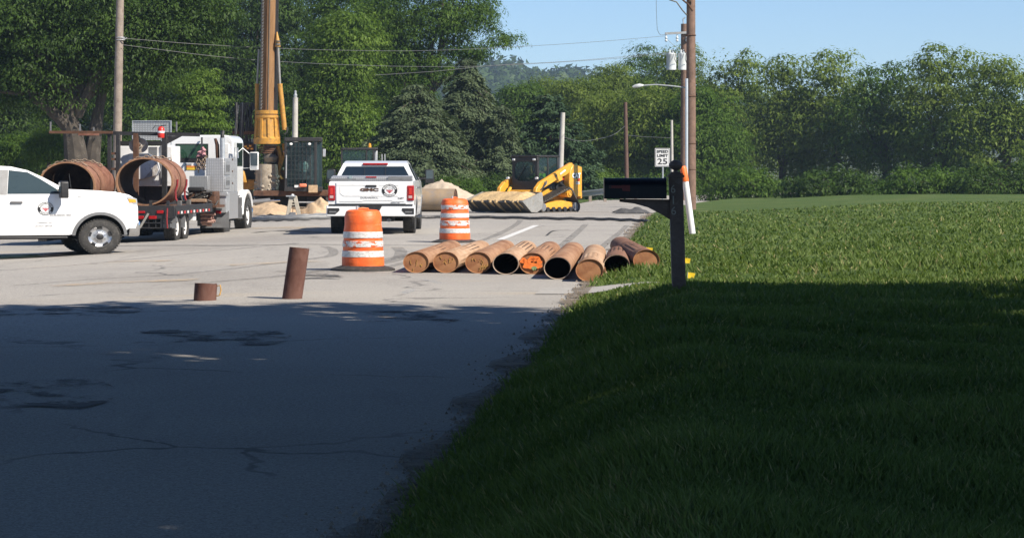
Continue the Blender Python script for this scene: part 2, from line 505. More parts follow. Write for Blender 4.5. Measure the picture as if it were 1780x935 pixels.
def broadleaf(name, label, D, tu, lobes, mt, n=16000, size=.26, csz=.95, trunk_r=.28, base_v=None, group='trees behind the work site',
              flat=.5, droop=.5, shell=2.6, limbs=9, bk=None, forks=None, K=44, ydep=.8):
    far_ = tu > 1245
    n = int(n * (2.0 if far_ else 3.9)); size *= .62 if far_ else .45; K = int(K * (1.5 if far_ else 2.6)); csz *= .92
    x0 = X(tu, D)
    zb = -.3 if base_v is None else HC + (V0 - base_v) * D / F
    root = thing(name, label, 'tree', (x0, D, zb), 0, 1, group, 1.0)
    org = np.array([x0, D, zb])
    els = []; area = []
    for (u, v, ru, rv) in lobes:
        c = P(u, v, D); els.append((np.array(c), np.array([ru * D / F, ru * D / F * ydep, rv * D / F]))); area.append(ru * rv)
    area = np.array(area, float); area /= area.sum()
    CC = []; OUT = []
    tot = max(6, n // K)
    for (c, r), a in zip(els, area):
        k = max(4, int(tot * a))
        d = sphere_dirs(k); rad = rng.uniform(.12, 1, k) ** (1 / shell)
        rad *= 1 + rng.normal(size=k) * .07
        CC.append(c + d * r * rad[:, None]); OUT.append(d)
    CC = np.concatenate(CC); OUT = np.concatenate(OUT)
    cs = csz * rng.uniform(.55, 1.35, len(CC))
    C, A, B_, ci = clump_leaves(CC, OUT, cs, K, size, flat, droop)
    tint = np.clip(rng.uniform(0, 1, len(CC))[ci] * .75 + rng.uniform(0, 1, len(C)) * .3 + rng.normal(size=len(C)) * .05, 0, 1)
    leaf_obj('crown', (C - org).astype(np.float32), A, B_, tint, mt, root)
    tb = MB()
    crown_c = np.average(np.array([e[0] for e in els]), axis=0, weights=area)
    fork = Vector(((crown_c[0] - x0) * .35, 0, max(1.0, (crown_c[2] - zb) * .55)))
    if forks:
        for (pts, rs) in forks:
            tb.tube([Vector(P(u, v, D)) + Vector((0, dy, 0)) - Vector(org) for (u, v, dy) in pts], rs, 10)
    else:
        tb.tube([(0, 0, -.3), (0, 0, .25), (.05 * random.uniform(-1, 1), 0, fork.z * .5), fork], [trunk_r * 1.35, trunk_r, trunk_r * .85, trunk_r * .7], 10)
    tb.build('trunk', bk or bark, root)
    lb = MB()
    pick = rng.choice(len(CC), min(limbs, len(CC)), replace=False)
    for i in pick:
        e = Vector(CC[i] - org)
        lb.tube(limb_path(fork * random.uniform(.75, 1), e, .06), [trunk_r * .42, trunk_r * .36, trunk_r * .28, trunk_r * .2, trunk_r * .13, trunk_r * .06], 6)
    if limbs: lb.build('limb', bk or bark, root)
    return root

def spruce(name, label, D, u, top_v, base_v, half, mt, tiers=26, size=.34, group='conifers behind the loader', sag=.35, dens=1.0, rise=.0, pw=.85):
    x0 = X(u, D); zb = HC + (V0 - base_v) * D / F; zt = HC + (V0 - top_v) * D / F
    H = zt - zb; Rm = half * D / F
    root = thing(name, label, 'tree', (x0, D, zb), 0, 1, group, 1.0)
    Cs = []; As = []; Bs = []; T = []
    tb = MB(); tb.tube([(0, 0, -.3), (0, 0, H * .5), (0, 0, H * .97)], [.22, .14, .03], 8); tb.build('trunk', bark, root)
    lb = MB()
    for k in range(tiers):
        f = (k + random.uniform(-.3, .3)) / tiers
        f = min(max(f, 0), .985)
        z = H * (.03 + .96 * f)
        r = Rm * (1 - f) ** pw * random.uniform(.82, 1.12) + .12
        nb = max(5, int(13 * (1 - f) + 4))
        a0 = random.uniform(0, 6.28)
        for j in range(nb):
            a = a0 + 6.283 * (j + random.uniform(-.3, .3)) / nb
            L = r * random.uniform(.72, 1.18)
            dirv = np.array([math.cos(a), math.sin(a), 0])
            side = np.array([-math.sin(a), math.cos(a), 0])
            if j % 3 == 0: lb.tube([(0, 0, z), tuple(dirv * L * .5 + np.array([0, 0, z + L * (rise - sag * .2)])), tuple(dirv * L * .95 + np.array([0, 0, z + L * (rise - sag * .75)]))], [.035, .025, .008], 4)
            m_ = int((60 + 150 * L) * dens)
            t_ = rng.uniform(.15, 1, m_) ** .6
            wid = L * .24 * (1.15 - t_ * .75)
            sdo = rng.normal(size=m_) * wid
            zz = z + L * (rise * t_ - sag * t_ ** 1.7) + rng.normal(size=m_) * .055 - np.abs(sdo) * .28
            zz += .10 * L * np.maximum(0, t_ - .75)
            C = dirv * (t_ * L)[:, None] + side * sdo[:, None]; C[:, 2] = zz
            A = dirv * (.65 + .2 * rng.normal(size=m_))[:, None] + side * (np.sign(sdo) * .55 + .3 * rng.normal(size=m_))[:, None]
            A[:, 2] += -.35 + .28 * rng.normal(size=m_); A = unit(A)
            N = unit(np.array([0, 0, 1.]) + rng.normal(size=(m_, 3)) * .45 + dirv * .35)
            B = unit(np.cross(N, A))
            s = size * .55 * rng.uniform(.55, 1.25, m_)
            Cs.append(C); As.append(A * s[:, None] * .5); Bs.append(B * s[:, None] * .2)
            T.append(np.clip(random.uniform(0, 1) * .5 + t_ * .3 + rng.uniform(0, .3, m_), 0, 1))
    lb.build('limb', bark, root)
    leaf_obj('crown', np.concatenate(Cs).astype(np.float32), np.concatenate(As), np.concatenate(Bs), np.concatenate(T), mt, root)
    return root
# ================================================================ TREES
# the big forked tree at the left
broadleaf('shade_tree', 'big dark tree at the left with a thick forked pale trunk behind the rusty rings', 93, 140,
    [(40, 60, 120, 105), (150, 20, 120, 100), (250, 70, 90, 85), (330, 30, 70, 90), (60, 150, 90, 45), (200, 120, 60, 45), (-60, 80, 90, 110)],
    L_dark, 30000, .26, .95, .5, 300, bk=bark_pale, droop=.55, limbs=14,
    forks=[([(140, 366, 0), (132, 270, 0), (127, 232, 0), (118, 200, 0), (121, 165, 0), (128, 120, 0), (134, 80, 0)], [.56, .44, .37, .32, .27, .22, .16]),
           ([(154, 366, .3), (158, 270, .3), (163, 235, .3), (170, 190, .3), (180, 150, .3), (190, 100, .3)], [.44, .33, .27, .2, .15, .1]),
           ([(122, 225, 0), (105, 205, -.2), (82, 185, -.4), (55, 165, -.4), (30, 150, -.4)], [.28, .24, .2, .17, .12]),
           ([(121, 180, .2), (108, 150, .5), (95, 120, .6)], [.2, .16, .1])])
# the tall row behind everything
rows = [(-120, 118, 95), (-10, 122, 90), (70, 132, 90), (165, 136, 85), (255, 128, 85), (345, 134, 85), (430, 130, 80), (520, 136, 85), (610, 132, 75)]
what = ['beyond the white pickup at the far left', 'behind the forked trunk, low boughs over bushes', 'filling the gap left of the forked trunk', 'right behind the grey wooden pole',
        'above the perforated steel panel', 'above the cab of the white work truck', 'behind the drill mast', 'right of the drill mast, over the rig cab', 'over the roof of the white pickup seen from behind']
for i, (u, D, hw) in enumerate(rows):
    mt = (L_dark, L_dark, L_mid, L_dark, L_mid, L_mid, L_dark, L_mid, L_mid)[i]
    broadleaf('tall_tree', 'tall leafy tree ' + what[i], D, u,
        [(u, 40, hw, 120), (u + 46, 5, hw * .7, 80), (u - hw * .4, 150, hw * .7, 70), (u + hw * .45, 130, hw * .65, 80), (u + random.uniform(-20, 20), 215, hw * .85, 60), (u + hw * .2, 270, hw * .8, 50)],
        mt, 17000, .30, 1.0, .3, 345, droop=.5, limbs=8)
# nearer masses
broadleaf('layered_tree', 'pale green tree with flat layered sprays above the white truck cab', 104, 330,
    [(335, 150, 42, 16), (345, 175, 45, 13), (330, 195, 52, 12), (350, 212, 48, 11), (335, 232, 45, 14), (350, 130, 22, 12), (310, 215, 40, 14)], L_bright, 8000, .22, .62, .16, 300, flat=.22, droop=.5, limbs=8, K=36)
broadleaf('maple', 'bright green maple bulging beside the white tipped pole right of the rig', 112, 585,
    [(575, 175, 55, 45), (610, 215, 48, 45), (545, 215, 40, 48), (590, 120, 60, 45), (560, 260, 45, 40), (620, 260, 38, 40), (600, 70, 60, 50)], L_bright, 17000, .27, .9, .28, 330, droop=.5)
broadleaf('locust_tree', 'feathery tree at the edge of the sky, one bough reaching right', 118, 735,
    [(740, 40, 82, 55), (690, 90, 60, 45), (790, 30, 70, 45), (835, 15, 36, 28), (745, 120, 70, 35), (810, 85, 55, 22), (862, 68, 36, 12), (893, 66, 16, 6), (835, 92, 22, 10), (700, 160, 55, 35), (660, 30, 50, 60), (855, 45, 18, 9), (760, -50, 90, 45)],
    L_mid, 24000, .22, .62, .3, 330, flat=.5, droop=.8, shell=1.8, limbs=16, K=30)
broadleaf('elm', 'mid green tree filling in behind the tops of the grey spruces', 126, 665,
    [(660, 120, 60, 60), (690, 190, 60, 60), (640, 230, 50, 70), (720, 250, 60, 60), (665, 290, 60, 40)], L_mid, 12000, .28, .95, .28, 340, droop=.5)
# conifers
spruce('spruce_tree', 'wide grey green spruce directly behind the white pickup roof', 107, 724, 142, 352, 130, L_spruce, 26, .32, pw=.48)
spruce('spruce_tree', 'tallest grey green spruce, its thin top against the hill', 112, 812, 98, 352, 122, L_spruce, 30, .33, pw=.64, sag=.5)
spruce('pine_tree', 'dark green pine standing behind the leaning pole and the loader', 114, 955, 158, 352, 112, L_pine, 18, .36, pw=.55, sag=.18, rise=.1)
spruce('spruce_tree', 'small spruce between the tall spruce and the dark pine', 110, 872, 178, 352, 78, L_spruce, 20, .32, pw=.65, sag=.45)
# the wood on the right
rt = [(905, 190, 55, 140, 150, 'rounded olive tree rising left of the dark pine'), (945, 175, 60, 130, 158, 'olive green tree whose top meets the far hill'),
      (1005, 170, 62, 128, 150, 'olive green tree above the dark pine'), (1065, 150, 60, 104, 162, 'tall olive tree above the street lamp arm'),
      (1120, 150, 62, 74, 170, 'tallest tree of the right hand wood, open crown against the sky'), (1060, 230, 62, 160, 138, 'leafy tree left of the brown pole'),
      (1130, 230, 66, 150, 136, 'leafy tree between the brown pole and the speed limit sign'), (1190, 170, 65, 76, 160, 'tree behind the two grey transformers'),
      (1215, 240, 70, 150, 134, 'leafy tree behind the conduit pole and the marker'), (1275, 180, 75, 85, 158, 'broad tree just right of the utility poles'),
      (1360, 185, 80, 100, 152, 'rounded tree in the right hand wood beside a taller neighbour'), (1450, 180, 85, 80, 150, 'tall tree in the middle of the right hand wood'),
      (1540, 190, 85, 105, 146, 'rounded tree towards the right end of the wood'), (1640, 180, 90, 70, 142, 'tall dark tree near the right end of the wood'), (1750, 190, 95, 90, 138, 'last broad tree at the right edge of the wood')]
for i, (u, vc, hw, top, D, lb) in enumerate(rt):
    h = (345 - top)
    lob = [(u, top + h * .30, hw * .8, h * .29), (u - hw * .35, top + h * .52, hw * .75, h * .28), (u + hw * .35, top + h * .5, hw * .75, h * .28), (u + hw * .05, top + h * .75, hw * .95, h * .27), (u + random.uniform(-.3, .3) * hw, top + h * .16, hw * .4, h * .15)]
    broadleaf('wood_tree', lb, D, u, lob, L_right if i % 4 else L_mid, 14000 if u < 1250 else 11000, .30, 1.05, .28, 345, 'trees of the wood on the right', droop=.45, limbs=8)
# low growth
for (u, v, ru, rv, D, mt, lb) in [(30, 262, 45, 30, 100, L_mid, 'leafy bush at the left edge above the white pickup'), (85, 250, 32, 26, 98, L_bright, 'light green bush left of the forked trunk'),
        (200, 270, 40, 34, 101, L_dark, 'dark bush right of the forked trunk'), (600, 310, 50, 34, 116, L_mid, 'bush behind the excavator cab'),
        (795, 335, 50, 26, 104, L_mid, 'bush at the foot of the tall spruce behind the sand heap'), (1030, 314, 34, 24, 127, L_bright, 'pale green bush behind the steel guard rail'), (855, 330, 45, 24, 106, L_dark, 'dark bush behind the loader cab'),
        (1085, 326, 45, 20, 129, L_mid, 'bush at the foot of the brown pole'), (1160, 326, 50, 24, 131, L_mid, 'bush beyond the road end behind the speed sign'), (1290, 322, 70, 32, 110, L_mid, 'bush on the lawn right of the poles'),
        (1440, 325, 80, 32, 104, L_dark, 'broad dark bush under the right hand wood'), (1600, 322, 85, 36, 100, L_mid, 'bush under the tall dark tree'), (1740, 320, 80, 40, 98, L_dark, 'bush at the far right of the lawn')]:
    broadleaf('bush', lb, D, u, [(u, v, ru, rv), (u - ru * .5, v + rv * .4, ru * .6, rv * .7), (u + ru * .5, v + rv * .35, ru * .6, rv * .7)], mt, 4200, .2, .6, .06, v + rv, 'bushes along the edge of the trees', limbs=4, K=32)

# trees behind the photographer: their shade lies over the foreground
def overhead(label, x, y, cx, cy, cz, rx, ry, rz, n):
    root = thing('street_tree', label, 'tree', (x, y, .2), 0, 1, 'street trees beside the photographer', 1.0)
    k = n // 40
    d = sphere_dirs(k); rad = rng.uniform(.1, 1, k) ** (1 / 2.2)
    cc = np.array([cx, cy, cz]) + d * np.array([rx, ry, rz]) * rad[:, None]
    C, A, B, ci = clump_leaves(cc, d, .9 * rng.uniform(.6, 1.3, k), 40, .42)
    leaf_obj('crown', (C - np.array([x, y, .2])).astype(np.float32), A, B, rng.uniform(0, 1, len(C)), L_mid, root)
    tb = MB(); f = Vector((cx - x, cy - y, cz - rz - .2)) * .8
    tb.tube([(0, 0, -.4), (0, 0, .3), f * .5 + Vector((0, 0, .5)), f], [.5, .38, .3, .26], 10)
    tb.build('trunk', bark, root)
    lb = MB()
    for i in rng.choice(k, 12, replace=False):
        lb.tube(limb_path(f * .9, Vector(cc[i]) - Vector((x, y, .2)), .05), [.2, .16, .12, .09, .06, .03], 6)
    lb.build('limb', bark, root)
overhead('spreading street tree on the lawn beside the photographer', 7.5, 12.5, 3.9, 14.9, 8.2, 8.0, 7.4, 3.2, 34000)
overhead('second street tree left of the photographer', -7, 8, -4.5, 16.0, 8.4, 6.5, 7.2, 2.8, 24000)
overhead('unseen tree added right behind the photographer to darken the foreground', 6.5, 1.5, 5.2, 5.5, 8.9, 9.5, 7.0, 2.8, 34000)  # added out of view; wide crown darkens the near ground
overhead('street tree farther right on the lawn', 16.5, 9.5, 16, 11.5, 7.8, 6.5, 7.4, 3.2, 22000)

# wood on the far hill: one mass
n = 800
hx = rng.uniform(-230, 330, n); hy = rng.uniform(640, 1010, n)
hz = np.array([hill_z(a, b_) for a, b_ in zip(hx, hy)])
rr = rng.uniform(4.5, 8.0, n)
k = 140
cc = np.stack([hx, hy, hz + rr * .95], 1)
ci = np.repeat(np.arange(n), k)
d = sphere_dirs(n * k); d[:, 2] = np.abs(d[:, 2]) * 1.0 - .15
C = cc[ci] + d * rr[ci][:, None] * np.array([1, 1, 1.1]) * rng.uniform(.75, 1.03, (n * k, 1))
N = unit(d + rng.normal(size=d.shape) * .4); A = unit(np.cross(N, rng.normal(size=d.shape))); Bv = np.cross(N, A)
s = rng.uniform(1.2, 2.6, n * k)[:, None]
L_hill = leafmat('leaf_hill', (.022, .045, .012), (.07, .115, .035), .2)
o = leaf_obj('hill_forest', C.astype(np.float32), A * s * .5, Bv * s * .4, np.clip(rng.uniform(0, 1, n)[ci] * .7 + rng.uniform(0, .3, n * k), 0, 1), L_hill)
struct(o, 'stuff'); o['label'] = 'distant forest covering the far hill'
# its trees' trunks are hidden; one bare pinkish dead crown shows among them

# grass blades on the lawn, thinning with distance
def grass(n):
    # more blades where the lawn is near
    pts = []
    yy = 6.2 / (1 - rng.uniform(0, 1, n) * (1 - 6.2 / 75))
    e = np.array([road_edge(y) for y in yy])
    right = np.minimum(yy * .34 + .8, e + 20)
    lo = e - .02 + rng.normal(size=n) * .05
    xx = lo + rng.uniform(0, 1, n) * np.maximum(0.0, right - lo)
    ok = (right > lo) & ~((np.abs(yy - 30.0) < .72 + .12 * np.sin(xx * 5)) & (xx > e - .6))
    xx, yy = xx[ok], yy[ok]
    zz = np.array([lawn_z(a, b_) for a, b_ in zip(xx, yy)])
    m_ = len(xx)
    base = np.stack([xx, yy, zz], 1)
    hp = .75 + .45 * np.sin(xx * 2.3 + 2 * np.sin(yy * .8)) * np.sin(yy * 1.7 + xx)
    h = rng.uniform(.022, .088, m_) * hp * np.where(np.abs(yy - 32) < 1.5, 1.35, 1)
    lean = rng.normal(size=(m_, 2)) * .55
    tip = base + np.stack([lean[:, 0] * h, lean[:, 1] * h, h], 1)
    a = rng.uniform(0, 6.283, m_); wv = (.006 + .00034 * yy)[:, None] * np.stack([np.cos(a), np.sin(a), np.zeros(m_)], 1)
    V = np.empty((m_, 3, 3), np.float32); V[:, 0] = base - wv; V[:, 1] = base + wv; V[:, 2] = tip
    me = bpy.data.meshes.new('grass')
    me.vertices.add(m_ * 3); me.vertices.foreach_set('co', V.reshape(-1))
    me.loops.add(m_ * 3); me.loops.foreach_set('vertex_index', np.arange(m_ * 3, dtype=np.int32))
    me.polygons.add(m_); me.polygons.foreach_set('loop_start', np.arange(0, m_ * 3, 3, dtype=np.int32)); me.polygons.foreach_set('loop_total', np.full(m_, 3, np.int32))
    me.update(calc_edges=True)
    patch = .5 + .28 * np.sin(xx * 1.3 + np.sin(yy * .9)) * np.cos(yy * .7 + xx * .4) + .28 * np.sin(xx * 4.1 + 1.7 * np.sin(yy * 1.9)) * np.cos(yy * 2.3 - xx)
    tint = np.clip(.55 * patch + rng.uniform(-.1, .55, m_), 0, 1)
    tint = np.where(rng.uniform(0, 1, m_) < .035 + .10 * (patch > .82), 1.6, tint)
    me.attributes.new('tint', 'FLOAT', 'POINT').data.foreach_set('value', np.repeat(tint.astype(np.float32), 3))
    me.materials.append(grass_blade)
    o = bpy.data.objects.new('grass', me); COL.objects.link(o); struct(o, 'stuff'); o['label'] = 'green grass of the verge'
grass_blade = leafmat('grass_blade', (.058, .10, .022), (.16, .215, .065), .35)
for nd in grass_blade.node_tree.nodes:
    if nd.type == 'VALTORGB':
        nd.color_ramp.elements[1].position = .62
        e_ = nd.color_ramp.elements.new(1.0); e_.color = (.30, .27, .13, 1)
    if nd.type == 'ATTRIBUTE': at_ = nd
mm = grass_blade.node_tree.nodes.new('ShaderNodeMath'); mm.operation = 'MULTIPLY'; mm.inputs[1].default_value = .62
for l in list(grass_blade.node_tree.links):
    if l.from_node == at_: to = l.to_socket; grass_blade.node_tree.links.remove(l); grass_blade.node_tree.links.new(at_.outputs['Fac'], mm.inputs[0]); grass_blade.node_tree.links.new(mm.outputs[0], to)
grass(400000)
# ================================================================ PIPES, BARRELS, MAILBOX AND SMALL THINGS
def ring_disc(mb, c, r0, r1, n=32, axis='x', a0=0, a1=360):
    pass

pipe_rusts = [rust('pipe_rust_a', (.23, .115, .062), (.41, .25, .155), (.12, .055, .035), 3.2, (.45, 1.4, 1.4)),
              rust('pipe_rust_b', (.30, .17, .095), (.54, .38, .26), (.16, .08, .05), 2.6, (.4, 1.5, 1.5)),
              rust('pipe_rust_c', (.17, .085, .055), (.27, .15, .10), (.10, .05, .035), 4, (.5, 1, 1))]
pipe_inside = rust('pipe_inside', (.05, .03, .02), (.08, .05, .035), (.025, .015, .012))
pipe_cap = rust('pipe_cap', (.26, .115, .055), (.40, .205, .10), (.15, .065, .04), 4.5)
pipe_edge = mat('pipe_edge', (.36, .28, .22), .7, .2, .3, 30)
scrawl_yellow = mat('scrawl_yellow', (.52, .30, .085), .8, 0, .4, 30)
spray_orange = mat('spray_orange', (.85, .20, .03), .8, 0, .25, 20, (.5, .2, .1), .3)
spray_green = mat('spray_green', (.22, .33, .16), .8, 0, .25, 20)

def make_pipe(label, front, rear, zc, R_, closed, flute, mt, marks=None):
    """Pipe lying along the ground; local x runs from the near end to the far end."""
    fx, fy = front; rx, ry = rear
    L = math.hypot(rx - fx, ry - fy); ang = math.atan2(ry - fy, rx - fx)
    root = thing('steel_pipe', label, 'pipe', (fx, fy, zc), ang, 1, 'rusty steel pipes in a row on the road')
    n = 80; st = 40
    rings = []
    mb = MB(); vs = []; fs = []
    for i in range(st + 1):
        tt = i / st
        amt = 0
        if flute:
            a, b_ = flute
            amt = sstep(a, a + .04, tt) * (1 - sstep(b_ - .04, b_, tt))
        taper = 1 - .04 * tt if flute else 1
        for k in range(n):
            th = 2 * math.pi * k / n
            g = (.036, .042, .0, -.008, -.004)[k % 5] * amt
            r = R_ * taper * (1 - g)
            vs.append((tt * L, r * math.cos(th), r * math.sin(th)))
    for i in range(st):
        for k in range(n):
            k2 = (k + 1) % n
            fs.append((i * n + k, (i + 1) * n + k, (i + 1) * n + k2, i * n + k2))
    mb.add(vs, fs)
    mb.build('pipe_shell', mt, root, 50)
    e = MB(); e.lathe([(R_ * .945, .0), (R_ * 1.004, -.004), (R_ * 1.004, .02), (R_ * .945, .02)], 48, axis='x', closed=True)
    e.build('rim', pipe_edge if not closed else pipe_cap, root)
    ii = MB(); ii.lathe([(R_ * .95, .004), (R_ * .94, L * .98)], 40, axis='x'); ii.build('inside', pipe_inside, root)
    cp = MB()
    cp.lathe([(R_ * .95, .02 if closed else L - .03), (R_ * .5, .012 if closed else L - .03), (0.001, .016 if closed else L - .03)], 40, axis='x')
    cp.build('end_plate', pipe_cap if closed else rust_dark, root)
    if marks == 'spray':
        r5 = random.Random(12)
        for mk, spine, w0, zz_ in ((spray_orange, [(-.80, .05), (-.70, .45), (-.52, .15), (-.42, -.15), (-.25, .25), (-.05, .55), (.10, .25), (.22, .5), (.42, .55), (.50, .15), (.72, .05)], .17, .004), (spray_orange, [(-.68, -.15), (-.30, -.28), (.10, -.18), (.45, -.22), (.72, -.12)], .24, .005), (spray_green, [(-.02, -.52), (.16, -.42), (.30, -.5)], .17, .007)):
            pts = [Vector(p) for p in spine]; L_ = []; R_2 = []
            fine = []
            for p0, p1 in zip(pts[:-1], pts[1:]): fine += [p0.lerp(p1, k / 4) for k in range(4)]
            fine.append(pts[-1])
            for i, p in enumerate(fine):
                d_ = (fine[min(i + 1, len(fine) - 1)] - fine[max(i - 1, 0)]).normalized(); nrm = Vector((-d_.y, d_.x)); w1 = w0 * (.75 + .5 * r5.random())
                L_.append(p + nrm * w1); R_2.append(p - nrm * w1)
            vs2 = [(-zz_, -p.x * R_, p.y * R_) for p in L_] + [(-zz_, -p.x * R_, p.y * R_) for p in R_2]; m2 = len(L_)
            q = MB(); q.add(vs2, [(i, i + 1, m2 + i + 1, m2 + i) for i in range(m2 - 1)]); q.build('paint_mark', mk, root, 0)
        marks = None
    for (pts, wd, mk) in marks or []:
        q = MB()
        for a, b_ in zip(pts[:-1], pts[1:]):
            q.bar((.006, -a[0] * R_, a[1] * R_), (.006, -b_[0] * R_, b_[1] * R_), wd * R_, .006, (1, 0, 0))
        q.build('paint_mark', mk, root, 0)
    return root
def scr(seed, n=5, sc=.5, cx=0, cy=0):
    r = random.Random(seed); o = []
    for i in range(n):
        x = cx + (i / max(1, n - 1) - .5) * 1.7 * sc + r.uniform(-.06, .06); y = cy + r.uniform(-.22, .22); p = [(x, y)]
        for _ in range(r.choice([2, 3])): x += r.uniform(-.14, .16); y += r.choice([-1, 1]) * r.uniform(.10, .24); p.append((x, y))
        o.append((p, .030, scrawl_yellow))
    return o
pr = .178
def fpt(u, v, zc=.148): D = (HC - zc) * F / (v - V0); return (X(u, D), D)
pipes = [
    ('closed rusty pipe at the left end of the row, pale scrawls on its end plate', fpt(723, 456), (1.72, 41.0), .148, True, (.10, .62), 0, scr(1, 5, .45, .05, -.35)),
    ('closed rusty pipe second from the left, long flutes, yellow scrawls on its end', fpt(775, 456), (2.18, 40.9), .148, True, (.06, .75), 1, scr(2, 7, .5, .05, .1)),
    ('closed pipe third from the left, yellow hash marks low on its end plate', fpt(831, 456.5), (2.58, 41.0), .148, True, None, 0, scr(3, 4, .4, -.1, .3) + [([(.1, -.75), (.35, -.2)], .05, scrawl_yellow), ([(.3, -.7), (.55, -.15)], .05, scrawl_yellow), ([(.5, -.65), (.75, -.1)], .05, scrawl_yellow), ([(.1, -.5), (.8, -.3)], .05, scrawl_yellow)]),
    ('open pale rusty pipe fourth from the left with a thin bright rim', fpt(879, 458.5), (2.92, 40.8), .148, False, (.45, .92), 1, None),
    ('closed pipe with orange and green spray paint on its end', fpt(925.5, 458), (3.27, 40.4), .148, True, (.25, .7), 0, 'spray'),
    ('wide open orange brown pipe jutting out toward the viewer, right of the sprayed one', fpt(969, 466), (3.58, 39.8), .148, False, None, 0, None),
    ('closed fluted pipe pointing straight at the viewer, nearest of the row', fpt(1025, 470), (3.83, 38.8), .148, True, (.10, .45), 1, None),
    ('dark open pipe with a torn lip, half sunk in the grass edge', fpt(1072, 462), (4.09, 37.9), .15, False, (.5, .95), 2, None),
    ('closed dark fluted pipe lying on the grass at the right end of the row', (4.06, 34.1), (4.42, 40.6), .215, True, (.10, .55), 2, None)]
for (lb, fr, re, zc, cl, fl, mi, mk) in pipes:
    p_ = make_pipe(lb, fr, re, zc, pr, cl, fl, pipe_rusts[mi], mk)
    if 'torn lip' in lb:
        q = MB(); q.prism([(-.10, -.03), (.02, -.10), (.05, .05), (-.02, .07)], -.172, -.160, 'x')
        q = MB(); q.add([(0, .17, -.03), (-.16, .155, -.12), (-.10, .12, -.15), (0, .14, -.10), (0, .155, -.02), (-.14, .14, -.11)], [(0, 1, 2, 3), (0, 1, 5, 4), (1, 2, 5), (3, 2, 5, 4)])
        q.build('torn_lip', pipe_rusts[0], p_)

# ---- channelizer drums
def drum_plastic(name):
    m, t, b = newmat(name); vec = coords(t); st = coords(t, (7, 7, .9)); hz = coords(t, (1, 1, 9))
    c = ramp(t, noise(t, 3.2, 5, .65, vec), [(.32, (.74, .095, .012)), (.55, (.86, .15, .028)), (.72, (.90, .23, .075))])
    c = mixc(t, ramp(t, noise(t, 2.2, 5, .7, st), [(.56, (0, 0, 0)), (.74, (.55, .55, .55))]), c, (.36, .10, .045))
    c = mixc(t, ramp(t, noise(t, 3.5, 6, .75, hz), [(.62, (0, 0, 0)), (.70, (.8, .8, .8))]), c, (.88, .36, .20))
    c = mixc(t, ramp(t, noise(t, 9, 4, .7, vec), [(.68, (0, 0, 0)), (.74, (.8, .8, .8))]), c, (.16, .09, .06))
    t.links.new(c, b.inputs['Base Color']); b.inputs['Roughness'].default_value = .5
    bump(t, b, noise(t, 5, 3, .5, vec), .5, .03); return m
orange_plastic = drum_plastic('orange_plastic')
orange_faded = mat('orange_faded', (.88, .17, .03), .5, 0, .12, 6, (.45, .15, .06), .3)
def worn_band(name, seed, amt):
    m, t, b = newmat(name); vec = coords(t, (1, 1, 1.6)); f = noise(t, 7 + seed, 6, .7, vec, .5)
    g = noise(t, 26, 4, .6, vec)
    c = mixc(t, ramp(t, f, [(amt, (0, 0, 0)), (amt + .03, (1, 1, 1))]), ramp(t, g, [(.3, (.38, .37, .36)), (.5, (.60, .59, .58)), (.65, (.70, .70, .69))]), (.62, .12, .03))
    t.links.new(c, b.inputs['Base Color']); b.inputs['Roughness'].default_value = .4
    return m
def drum(label, loc, bands, seed):
    root = thing('traffic_barrel', label, 'traffic barrel', loc, R(20 * seed), 1, 'orange and white traffic barrels')
    def r_at(z): return .305 - .055 * (z / 1.05)
    prof = [(0.001, .0)]
    zs_ = [0, .225, .235, .345, .355, .45, .46, .555, .565, .68, .69, .80, .81, .955]
    for i, z in enumerate(zs_):
        ridge = .008 if i % 4 in (1, 2) else 0
        prof.append((r_at(z) + ridge, z))
    prof += [(r_at(.975) + .004, .965), (r_at(1) - .002, .99), (r_at(1) - .012, 1.025), (r_at(1) - .05, 1.05), (.13, 1.058), (.09, 1.04), (0.001, 1.04)]
    b = MB(); b.lathe(prof, 40); b.build('drum_body', orange_plastic, root, 40)
    for (z0, z1, mt) in bands:
        q = MB(); q.lathe([(r_at(z0) + .004, z0), (r_at(z0) + .012, z0 + .006), (r_at(z1) + .012, z1 - .006), (r_at(z1) + .004, z1)], 40); q.build('reflective_band', mt, root, 40)
    h = MB(); h.tube([(-.09, 0, 1.03), (-.075, 0, 1.07), (0, 0, 1.08), (.075, 0, 1.07), (.09, 0, 1.03)], .016, 8); h.build('handle', orange_faded, root)
    k = MB(); k.lathe([(.30, 0), (.46, .0), (.455, .035), (.40, .055), (.31, .085), (.30, .0)], 36, closed=False); k.build('rubber_base', rubber, root)
    bl = MB(); bl.cyl((-.1, -.02, 1.04), (-.1, -.02, 1.12), .02, .014, 10); bl.build('bolt', galv, root)
    return root
wb = [worn_band('band_clean', 0, .66), worn_band('band_peeling', 2, .52), worn_band('band_worn', 4, .60)]
drum('large orange and white barrel standing in front of the rear facing pickup', (X(631, 36.1), 36.1, .0), [(.235, .345, wb[0]), (.41, .515, wb[1]), (.565, .68, wb[0])], 1)
drum('farther orange and white barrel with a shadowed top, behind the pipes', (X(790.5, 49.5), 49.5, -.01), [(.235, .345, wb[2]), (.41, .53, wb[1]), (.60, .71, wb[0]), (.80, .90, wb[1])], 2.4)

